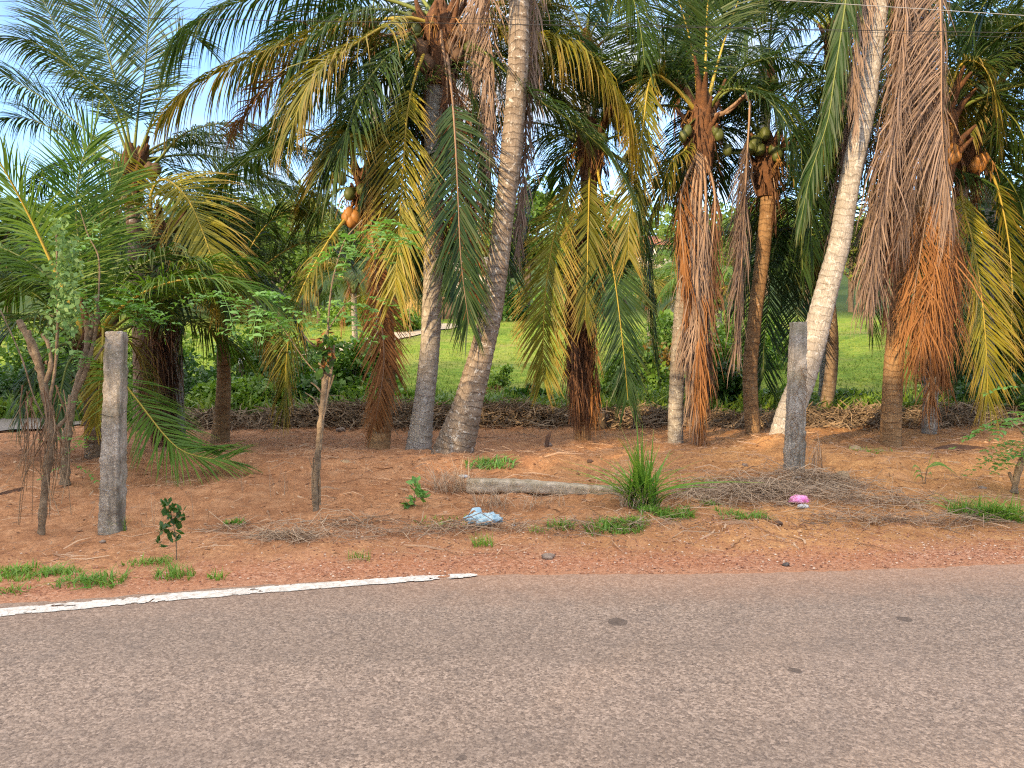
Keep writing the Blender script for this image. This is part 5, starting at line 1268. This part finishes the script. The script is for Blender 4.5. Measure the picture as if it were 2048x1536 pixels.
# ------------------------------------------------------------------ small things on the ground
def crumple(px, py, r, mat, label, name, cat, seed, flat_=.6, group=None):
    c = G(px, py)
    n = 26; k = 40
    a = np.linspace(0, PI*.62, n); b_ = np.linspace(0, 2*PI, k+1)
    A, B = np.meshgrid(a, b_, indexing='ij'); Bm = np.where(np.isclose(B, 2*PI), 0, B)
    q = fbm(np.cos(Bm)*3.1+A*2+seed, np.sin(Bm)*3.1+seed, 4, seed)
    q2 = np.abs(fbm(np.cos(Bm)*5+A*1.2+seed*3, np.sin(Bm)*5+9, 3, seed+5))
    R = r*(1+.9*q+.7*q2+.25*fbm(np.cos(Bm)*11+A*7, np.sin(Bm)*11+seed, 2, seed+9))*(.55+.5*np.sin(A)+.25)
    V = np.stack([np.sin(A)*np.cos(B)*R*1.35, np.sin(A)*np.sin(B)*R*.9, np.cos(A)*R*flat_+r*.35], -1)+c
    i = np.arange(n-1)[:, None]*(k+1)+np.arange(k)[None]
    mb = MB().add(V, np.stack([i, i+k+1, i+k+2, i+1], -1).reshape(-1, 4), np.stack([B, A], -1))
    if name == 'plastic_bag':
        for s in (-1, 1):   # the two carrier loops
            th = np.linspace(0, PI, 12); h = np.stack([c[0]+s*r*.8-.02+np.cos(th)*r*(.5-.12*s), c[1]+0*th-.03*s+.02*np.sin(2*th), c[2]+r*.45+np.sin(th)*r*(.75-.2*s)], -1)
            W = np.tile(np.array([.010, .022, .018]), (12, 1))*(1+.5*np.sin(th*3))[:, None]
            mb.strips(h[None], W[None], [.5])
    o = mb.build(name, M[mat], None, True, c); tag(o, label, cat, group); return o
crumple(968, 1046, .085, 'bag', 'crumpled light blue plastic bag on the verge', 'plastic_bag', 'bag', 3)
crumple(928, 955, .03, 'clear', 'small scrap of clear grey plastic in the dry tuft', 'plastic_scrap', 'litter', 7)
crumple(1598, 1004, .05, 'pink', 'bright pink plastic scrap on the dry straw mat', 'plastic_scrap', 'litter', 9, .9)
crumple(1606, 1016, .03, 'clear', 'pale plastic scrap right under the pink scrap', 'plastic_scrap', 'litter', 12)
crumple(1594, 958, .03, 'clear', 'grey plastic scrap in straw at foot of right post', 'plastic_scrap', 'litter', 14)
def stone(px, py, r, label, mat='stone'):
    c = G(px, py); o = MB().blob(c+[0, 0, r*.25], (r*1.3, r, r*.75), 10, .35).build('stone', M[mat], None, True, c); tag(o, label, 'stone', 'stones on the verge')
stone(1097, 1117, .038, 'flat reddish stone on gravel right of where the white line ends')
stone(1572, 1131, .02, 'small dark stone at the road edge below the pink scrap', 'stone_d')
stone(1027, 1052, .014, 'small white pebble right of the blue bag', 'clear')
stone(1555, 1050, .035, 'dark clod on the gravel before the straw mat', 'husk')
stone(1095, 878+14, .05, 'pale clod at the foot of leaning dark husk')
stone(683, 862, .07, 'rock in the dry brush heap behind the cut shrub')
stone(1180, 925, .03, 'small dark clod on the dirt above the fallen post', 'husk')
stone(1965, 978, .03, 'pale clod on the dirt left of right edge shrub')
stone(1490, 932, .03, 'small pale clod left of the right post')
stone(205, 1086, .02, 'pale pebble right of the leftmost shrub foot')
# leaning husk, bark pieces, dry leaves
def slab(pts, Yoff, w, th, mat, name, label, cat, group=None):
    g = G(*pts[0]); Y = g[1]
    c, L = catmull(np.array([P(q[0], q[1], Y+(q[2] if len(q) > 2 else 0)) for q in pts]), 14)
    W = np.interp(np.linspace(0, 1, 14), [0, .3, .7, 1], [.5, 1, .9, .15])*w
    T = nrm(np.gradient(c, axis=0)); sd = nrm(np.cross(T, [0.1, -1, .25])); up = np.cross(sd, T)
    prof = [(-1, .25), (-.5, 0), (0, -.12), (.5, 0), (1, .25), (.5, .18), (0, .08), (-.5, .18)]
    V = np.stack([c+sd*(a*W)[:, None]+up*(b_*W+ (th if i > 4 else 0)*.3)[:, None] for i, (a, b_) in enumerate(prof+[prof[0]])], 1)
    k = 8; i = np.arange(13)[:, None]*(k+1)+np.arange(k)[None]
    o = MB().add(V, np.stack([i, i+1, i+k+2, i+k+1], -1).reshape(-1, 4), np.zeros((14*9, 2))).build(name, M[mat], None, True, g)
    return tag(o, label, cat, group)
slab([(1092, 896), (1096, 875), (1103, 862)], 0, .035, .01, 'husk', 'husk', 'dark dry husk standing upright in the dirt right of leaning trunk', 'husk')
slab([(1868, 899), (1905, 895), (1950, 898), (1995, 902)], 0, .05, .01, 'husk', 'dead_branch', 'dark dead frond stub lying on the dirt at right', 'branch')
slab([(0, 990), (20, 990), (38, 982), (46, 974)], 0, .05, .01, 'husk', 'husk', 'curved dark palm sheath lying at the left edge', 'husk')
slab([(1668, 960), (1685, 952), (1700, 962)], 0, .06, .01, 'leafdry', 'dry_leaf', 'pale curled dry leaf on top of the straw mat', 'leaf', 'dry leaves on the dirt')
slab([(1700, 897), (1715, 898), (1724, 899)], 0, .05, .01, 'leafdry', 'dry_leaf', 'pale dry leaf on the dirt behind the right post', 'leaf', 'dry leaves on the dirt')
slab([(1905, 926), (1915, 930), (1928, 934)], 0, .04, .01, 'leafdry', 'dry_leaf', 'pale dry leaf beside the arching leaf plant', 'leaf', 'dry leaves on the dirt')
slab([(680, 924), (692, 924), (703, 926)], 0, .03, .01, 'leafdry', 'dry_leaf', 'white dry leaf left of the coconut palm foot', 'leaf', 'dry leaves on the dirt')
slab([(1765, 978), (1790, 988), (1812, 996)], 0, .03, .01, 'husk', 'dead_branch', 'short brown stick at the right end of the straw mat', 'branch')
slab([(1505, 975), (1500, 968), (1494, 958)], 0, .02, .01, 'leafdry', 'dead_branch', 'pale stick at the left end of the straw mat', 'branch')
# stumps by the rust skirted palm
for px, py, h, r, lab in ((1205, 856, .30, .07, 'dark cut stump right of the rust skirted palm trunk'), (1190, 850, .40, .03, 'thin dark stake beside the cut stump'), (1270, 850, .5, .035, 'dark broken stake left of hanging brown fronds')):
    c = on_ground(px, 14.2)
    n = 10; zz = np.linspace(-.1, h, n)
    o = MB().tube(np.stack([c[0]+.04*zz, c[1]+0*zz, c[2]+zz], -1), r*(1.15-.25*zz/h), 12, True).build('stump', M['bark_dark'], None, True, c)
    tag(o, lab, 'stump', 'stumps at the back of the dirt')

# ------------------------------------------------------------------ far buildings, fences, sign, wires
def gable_house(c, w, d, h, rh, label, roofm='roof', rz=0, wallm='wall'):
    root = thing('house', label, 'house', c); c = np.array(c, float)
    MB().box(c+[0, 0, h/2-.3], (w, d, h+.6)).build('wall', M[wallm], root, False)
    V = np.array([[-w/2-.5, -d/2-.6, h-.1], [w/2+.5, -d/2-.6, h-.1], [w/2+.5, 0, h+rh], [-w/2-.5, 0, h+rh], [w/2+.5, d/2+.6, h-.1], [-w/2-.5, d/2+.6, h-.1]])+c
    V2 = V-[0, 0, .15]
    MB().add(np.concatenate([V, V2]), [[0, 1, 2, 3], [3, 2, 4, 5], [6, 9, 8, 7], [9, 11, 10, 8], [0, 6, 7, 1], [5, 4, 10, 11], [1, 7, 8, 2], [2, 8, 10, 4], [0, 3, 9, 6], [3, 5, 11, 9]], np.zeros((12, 2))).build('roof', M[roofm], root, False)
    for sx in (-.25, .25):
        f = MB().box(c+[sx*w, -d/2-.02, h*.55], (1.1, .08, 1.2)).build('window', M['wood_d'], root, False)
        MB().box(c+[sx*w, -d/2-.07, h*.55], (.9, .04, 1.0)).build('pane', M['glass'], f, False)
    MB().box(c+[0, -d/2-.03, 1.0], (.95, .08, 2.0)).build('door', M['wood_d'], root, False)
hc = on_ground(1312, 112)
gable_house(hc, 6.6, 5, 2.9, 1.5, 'red roofed house on the rise behind the meadow')
hc = on_ground(968, 53)
gable_house(hc, 3.6, 4, 3.0, 1.0, 'grey house behind the far meadow edge left of leaning trunk', 'lane')
def plank_fence(p0, p1, h, m, label, step=.18):
    p0 = np.array(p0); p1 = np.array(p1); L = np.linalg.norm(p1-p0); n = int(L/step)
    root = thing('plank_fence', label, 'fence', p0)
    mb = MB(); a = math.atan2(p1[1]-p0[1], p1[0]-p0[0]); R = [[math.cos(a), -math.sin(a), 0], [math.sin(a), math.cos(a), 0], [0, 0, 1]]
    for k in range(n):
        q = p0+(p1-p0)*(k+.5)/n; q[2] = gz(q[0], q[1]); mb.box(q+[0, 0, h/2*RS.uniform(.92, 1.05)], (step*.82, .03, h), R)
    mb.build('boards', M[m], root, False)
    mb = MB()
    for z in (.3, .8): mb.box((p0+p1)/2+[0, .05, h*z], (L, .05, .08), R)
    mb.build('rails', M[m], root, False)
plank_fence(on_ground(795, 48), on_ground(862, 48.5), 1.25, 'wood_y', 'sunlit yellow plank fence at the far end of the meadow')
plank_fence(on_ground(672, 47), on_ground(725, 48), 1.1, 'wood_d', 'dark wooden fence left of the far yellow fence')
def shed():
    c = on_ground(908, 48.5); root = thing('shed', 'low dark wooden shed at the end of the dusty path', 'shed', c); c = np.array(c)
    MB().box(c+[0, 1.2, .55], (2.0, 2.4, 1.3)).build('wall', M['wood_d'], root, False)
    MB().box(c+[0, 1.0, 1.3], (2.6, 3.0, .12)).build('roof', M['husk'], root, False)
    for s in (-.9, 0, .9): MB().tube([c+[s, -.3, -.1], c+[s, -.3, 1.25]], .05, 8).build('post', M['wood_d'], root)
shed()
# small white marker on a post at the lane
c = on_ground(483, 19.5)
root = thing('sign', 'small white marker board on a dark post beside the lane', 'sign', c)
MB().tube([c-[0, 0, .2], c+[0, 0, 1.1]], .06, 10).build('post', M['bark_dark'], root)
q = P(483, 722, 19.4); mb = MB().box(q, (.15, .03, .17)); mb.build('board', M['signp'], root, False)
mb = MB()
for k in range(3): mb.box(q+[0, -.02, .05-.05*k], (.11, .008, .014))
mb.build('lettering', M['wood_d'], root, False)
# thin fence stakes on the meadow
for px, Y, h, lab in ((820, 36, 1.5, 'thin grey stake beside the dusty path'), (640, 15.2, .6, 'short thin stake in front of brush heap behind cut shrub'), (585, 15.0, .5, 'short pale stake standing before the brush heap')):
    c = on_ground(px, Y); o = MB().tube([c-[0, 0, .1], c+[.02, 0, h*.5], c+[0, 0, h]], [.03, .028, .02], 7).build('stake', M['bark'], None, True, c); tag(o, lab, 'stake', 'stakes')
def wire(p, q, label, r=.006, m='wire'):
    p, q = np.array(p), np.array(q); d = q-p
    a = p-d*7; b_ = q+d*4; n = 60; u = np.linspace(0, 1, n)[:, None]
    pts = a+(b_-a)*u
    o = MB().tube(pts, r, 6).build('power_line', M[m], None, True, pts[n//2]); tag(o, label, 'power line', 'power lines over the verge')
wire(P(1560, 0, 8.0), P(2048, 31, 8.4), 'pale overhead wire crossing the top right corner', .0035, 'wirep')
wire(P(1570, 58, 8.4), P(2048, 66, 8.6), 'dark overhead wire just below the pale one', .0035)
wire(P(1050, 40, 8.8), P(1330, 50, 8.9), 'thin dark wire crossing high behind leaning trunk', .0025)

RS = np.random.default_rng(15)
# ------------------------------------------------------------------ trees across the road behind the camera shade the ground
def shade_tree(x, y, h, s, label):
    return broad_tree(np.array([x, y, 0.]), h, s, 'treeA', label, 60, 60, .42, 'trees across the road', .12, 'roadside_tree')
SH = shade_tree(-13, -11, 8.5, 3.4, 'broad roadside tree across the road, facing the palms')
for x, y, sc in ((-19.5, -10.5, 1.0), (-25, -12, 1.1), (-31.5, -11.5, 1.6), (-7.5, -11.5, .86), (-2, -12, .6), (-39, -12, 1.5), (4, -12, .55)):
    copy_tree(SH, (x, y, 0), RS.uniform(0, 6.28), sc, 'broad roadside tree across the road, facing the palms', 'trees across the road')

# ------------------------------------------------------------------ sky, sun, view
SUN_EL, SUN_AZ = 15.0, 220.0     # azimuth of the sun clockwise from +Y (behind the camera, to the left)
W = bpy.data.worlds.new('World'); S.world = W; W.use_nodes = True
nt = W.node_tree; bg = nt.nodes['Background']
sky = nt.nodes.new('ShaderNodeTexSky'); sky.sky_type = 'NISHITA'; sky.sun_disc = False
sky.sun_elevation = math.radians(SUN_EL); sky.sun_rotation = math.radians(SUN_AZ); sky.air_density = 1.0; sky.dust_density = .6; sky.ozone_density = 1.5
tc = nt.nodes.new('ShaderNodeTexCoord')
mp = nt.nodes.new('ShaderNodeMapping'); mp.inputs['Scale'].default_value = (1, 1, 2.2); nt.links.new(tc.outputs['Generated'], mp.inputs[0])
cn = nt.nodes.new('ShaderNodeTexNoise'); cn.inputs['Scale'].default_value = 2.4; cn.inputs['Detail'].default_value = 7; cn.inputs['Roughness'].default_value = .55
nt.links.new(mp.outputs[0], cn.inputs['Vector'])
cr = nt.nodes.new('ShaderNodeValToRGB'); cr.color_ramp.elements[0].position = .50; cr.color_ramp.elements[1].position = .66
nt.links.new(cn.outputs[0], cr.inputs[0])
mx = nt.nodes.new('ShaderNodeMix'); mx.data_type = 'RGBA'
tn = nt.nodes.new('ShaderNodeMix'); tn.data_type = 'RGBA'; tn.blend_type = 'MULTIPLY'; tn.inputs[0].default_value = 1; nt.links.new(sky.outputs[0], tn.inputs[6]); tn.inputs[7].default_value = (.66, .74, .88, 1)
nt.links.new(tn.outputs[2], mx.inputs[6])
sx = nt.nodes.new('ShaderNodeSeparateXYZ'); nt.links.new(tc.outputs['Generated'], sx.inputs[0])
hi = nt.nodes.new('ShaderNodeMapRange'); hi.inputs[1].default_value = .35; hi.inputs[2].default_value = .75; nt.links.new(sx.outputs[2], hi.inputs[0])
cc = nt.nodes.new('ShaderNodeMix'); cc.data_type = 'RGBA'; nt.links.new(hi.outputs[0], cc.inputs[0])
cc.inputs[6].default_value = (1.75, 1.68, 1.62, 1); cc.inputs[7].default_value = (5.6, 5.25, 4.85, 1)   # thin low clouds; bright overhead sheet is added, out of view, to light the ground
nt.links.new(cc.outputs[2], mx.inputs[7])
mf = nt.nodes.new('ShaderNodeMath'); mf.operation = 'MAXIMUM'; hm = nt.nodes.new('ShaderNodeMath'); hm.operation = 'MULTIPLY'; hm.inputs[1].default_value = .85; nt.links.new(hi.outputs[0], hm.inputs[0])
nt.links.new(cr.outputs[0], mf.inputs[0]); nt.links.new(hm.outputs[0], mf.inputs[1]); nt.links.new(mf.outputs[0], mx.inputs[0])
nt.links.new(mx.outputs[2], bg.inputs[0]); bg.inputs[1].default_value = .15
sun = bpy.data.lights.new('sun', 'SUN'); so = bpy.data.objects.new('sun', sun); COL.objects.link(so)
sun.energy = 2.2; sun.angle = math.radians(.8); sun.color = (1, .74, .42)
az = math.radians(SUN_AZ); el = math.radians(SUN_EL)
sd = Vector((math.sin(az)*math.cos(el), math.cos(az)*math.cos(el), math.sin(el)))
so.rotation_euler = sd.to_track_quat('Z', 'Y').to_euler(); so.location = sd*60
vs = S.view_settings; vs.view_transform = 'Standard'; vs.look = 'None'; vs.exposure = 2.0; vs.gamma = 1
S.cycles.use_denoising = False; S.cycles.filter_width = 1.2; S.cycles.max_bounces = 6; S.cycles.transparent_max_bounces = 4; S.cycles.diffuse_bounces = 3
